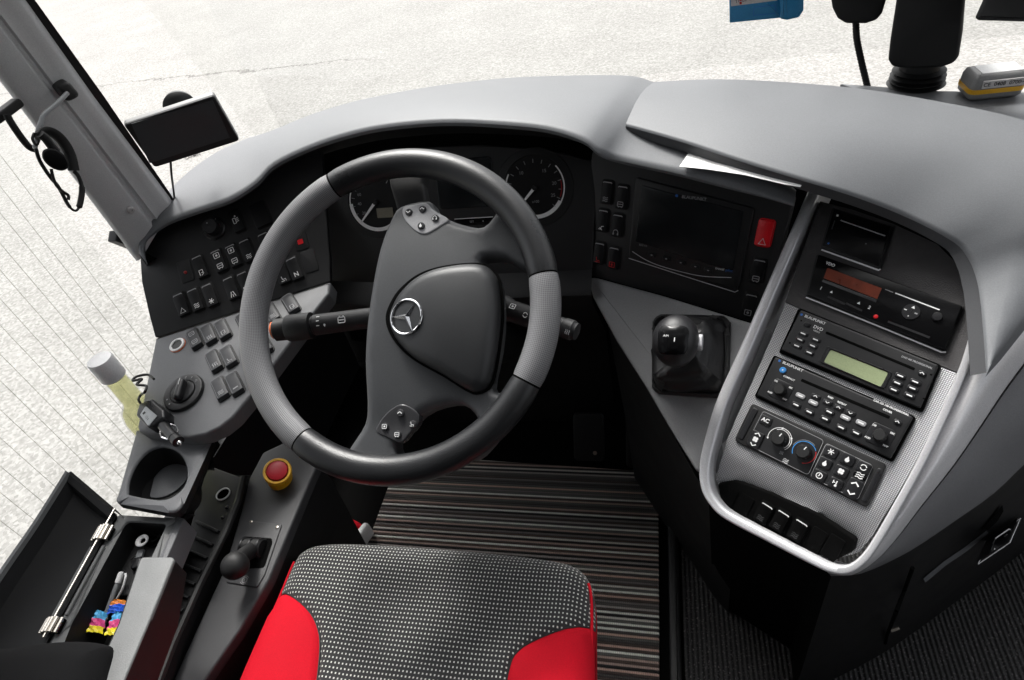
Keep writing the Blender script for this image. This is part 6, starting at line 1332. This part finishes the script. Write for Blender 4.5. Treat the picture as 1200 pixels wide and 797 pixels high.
# ------------------------------------------------------------------ things along the windscreen at the top right
def boxfr(px, py, y): 
    o = aty(px, py, y); n = (CAM - o); n.z *= .3; n.normalize(); u = Vector((-n.y, n.x, 0)).normalized(); return Fr(o, axes=(u, n.cross(u)))
f = boxfr(885, 22, 1.16); t = thing('toll_box', 'bright blue box with a pale label hanging at the top edge', 'toll box', f.o)
q = f.pxs([(854, -40), (916, -46), (916, 21), (855, 27)]); MB().prism(f, roundpoly(q, .002), -.012, 0, M['blue_box'], .002).done('body', t)
q = f.pxs([(913, -46), (942, -46), (941.5, 12), (936, 20), (922, 23), (914, 21.5)]); MB().prism(f, roundpoly(q, .005), -.014, .008, M['blue_box'], .006).done('side_cell', t)
q = f.pxs([(856, -36), (911, -42), (911, 0.5), (856.5, 7.5)], .0006); mb = MB(); mb.prism(f, roundpoly(q, .001), -.001, .0008, M['label']); 
for k in range(3):
    a, b = f.px(860, 4 - k * 7); mb.text('TOLL  24  -  08 : 15', f.at(a, b, 0, .12), .002, .002, .0012, .0075, M['panel_dark'], align='LEFT')
    a, b = f.px(868, 3.5 - k * 4); mb.patch(f, rrect(.0035, .0035, .0005, a, b), .0013, M['red_mark'])
mb.done('label', t)
mb = MB(); a, b = f.px(896, 12); d = Vector(f.px(914, 10)) - Vector(f.px(878, 13.5)); mb.stroke(f.at(a, b, 0, math.atan2(d.y, d.x)), rrect(.033, .012, .001), .0007, .0006, M['blue_mark'], True); mb.done('outline', t)
MB().prism(f, rrect(.03, .03, .006, 0, .06), -.10, -.010, M['rubber'], .004).done('mount', t)
f = boxfr(1006, 20, 1.13); t = thing('hanging_camera', 'rounded black device hanging at the top edge with a ribbed cable below', 'camera', f.o)
q = f.pxs([(972, -60), (1042, -60), (1038, 0), (1034, 14), (1027, 22), (1015, 26), (992, 26), (982, 20), (976, 8), (974, -5)]); MB().prism(f, roundpoly(q, .010), -.03, .012, M['black'], .005).done('housing', t)
cpth = [Vector(p) for p in catmull([f.pt(1003, 24, -.01), f.pt(1004, 45, -.01), f.pt(1009, 70, -.01), f.pt(1015, 95, -.01), f.pt(1018, 108, -.01)], 14, False)]
MB().tube(cpth, [.0048 + .0008 * (k % 2) for k in range(len(cpth))], M['cord'], 10).done('cable', t)
MB().prism(f, rrect(.05, .04, .01, 0, .09), -.14, -.02, M['rubber'], .004).done('mount', t)
f = boxfr(1085, 90, 1.06); t = thing('monitor_post', 'large black box post rising on a ribbed rubber bellows behind the lid', 'monitor post', aty(1080, 116, 1.06))
q = f.pxs([(1057, -60), (1136, -60), (1130.5, 0), (1127, 45), (1124, 64), (1118, 72), (1104, 77), (1058, 78), (1046, 76), (1041.5, 68), (1044, 45), (1051, 0)]); MB().prism(f, roundpoly(q, .012), -.06, .012, M['black'], .005).done('housing', t)
c = f.pt(1078, 78, -.03); mb = MB(); hb = c.z - .845; prof = []
for k in range(17): prof.append((.033 + .0045 * math.cos(2 * PI * k / 16 * 3.5) + .004 * (1 - k / 16), hb * k / 16 + .0))
mb.lathe(Fr((c.x, c.y, .843), 0, 90), prof + [(.03, hb + .02)], M['rubber'], seg=36); mb.done('bellows', t)
f = boxfr(1180, 20, 1.0); t = thing('rear_mirror', 'black slab with a slanted end in the very top right corner', 'mirror', f.o)
q = f.pxs([(1170, -60), (1290, -60), (1290, 28), (1200, 24.5), (1147, 23), (1143, 20), (1152, 0)]); MB().prism(f, roundpoly(q, .005), -.03, .01, M['panel_dark'], .006).done('housing', t)
MB().prism(f, rrect(.04, .05, .01, .02, .07), -.16, -.02, M['rubber'], .004).done('mount', t)
# transponder
zt = lambda x, y: (960 + x / 4.983, y / 4.983)
b0, b1 = atz(*zt(862, 592), .8435), atz(*zt(1180, 560), .8435); u = (b1 - b0); u.z = 0; L_ = u.length; u.normalize(); v = Vector((-u.y, u.x, 0)); TF = Fr((b0 + b1) / 2 + v * .022, axes=(u, v))
t = thing('transponder', 'small grey box with a yellow stripe lying on the ledge at the right', 'transponder', TF.o)
s_ = rrect(L_, .05, .010)
for h0, h1, gr, m_, nm in ((0, .010, -.004, 'box_grey', 'lower_shell'), (.010, .0165, .0, 'yellow', 'yellow_band'), (.0165, .036, -.001, 'box_grey', 'upper_shell')):
    rows = [[TF.w(a, b, h) for a, b in inset(ccw(s_), -g)] for h, g in (((h0, -.004), (h0 + .004, 0), (h1, 0)) if h0 == 0 else ((h0, .001), (h1, .001)) if m_ == 'yellow' else ((h0, 0), (h1 - .008, -.001), (h1 - .002, -.004), (h1, -.009)))]
    MB().loft(rows, M[m_], closed=True, cap=True).done(nm, t, sharp=50)
mb = MB(); f = Fr(TF.w(0, -.0252, .0235), axes=(TF.u, TF.u.cross(TF.v))); f = Fr(TF.w(.005, -.0256, .0235), axes=(TF.u, Vector((0, 0, 1)))); mb.prism(f, rrect(L_ * .78, .0105, .0005), -.002, .0006, M['label']); mb.text('CE  0408  0700-4', f, 0, 0, .001, .0075, M['panel_dark'], thick=.0001); mb.done('label', t)
MB().prism(TF, rrect(L_ * .75, .032, .002, .004, .0), .03, .0366, M['box_pale'], .0006).done('top_label', t)
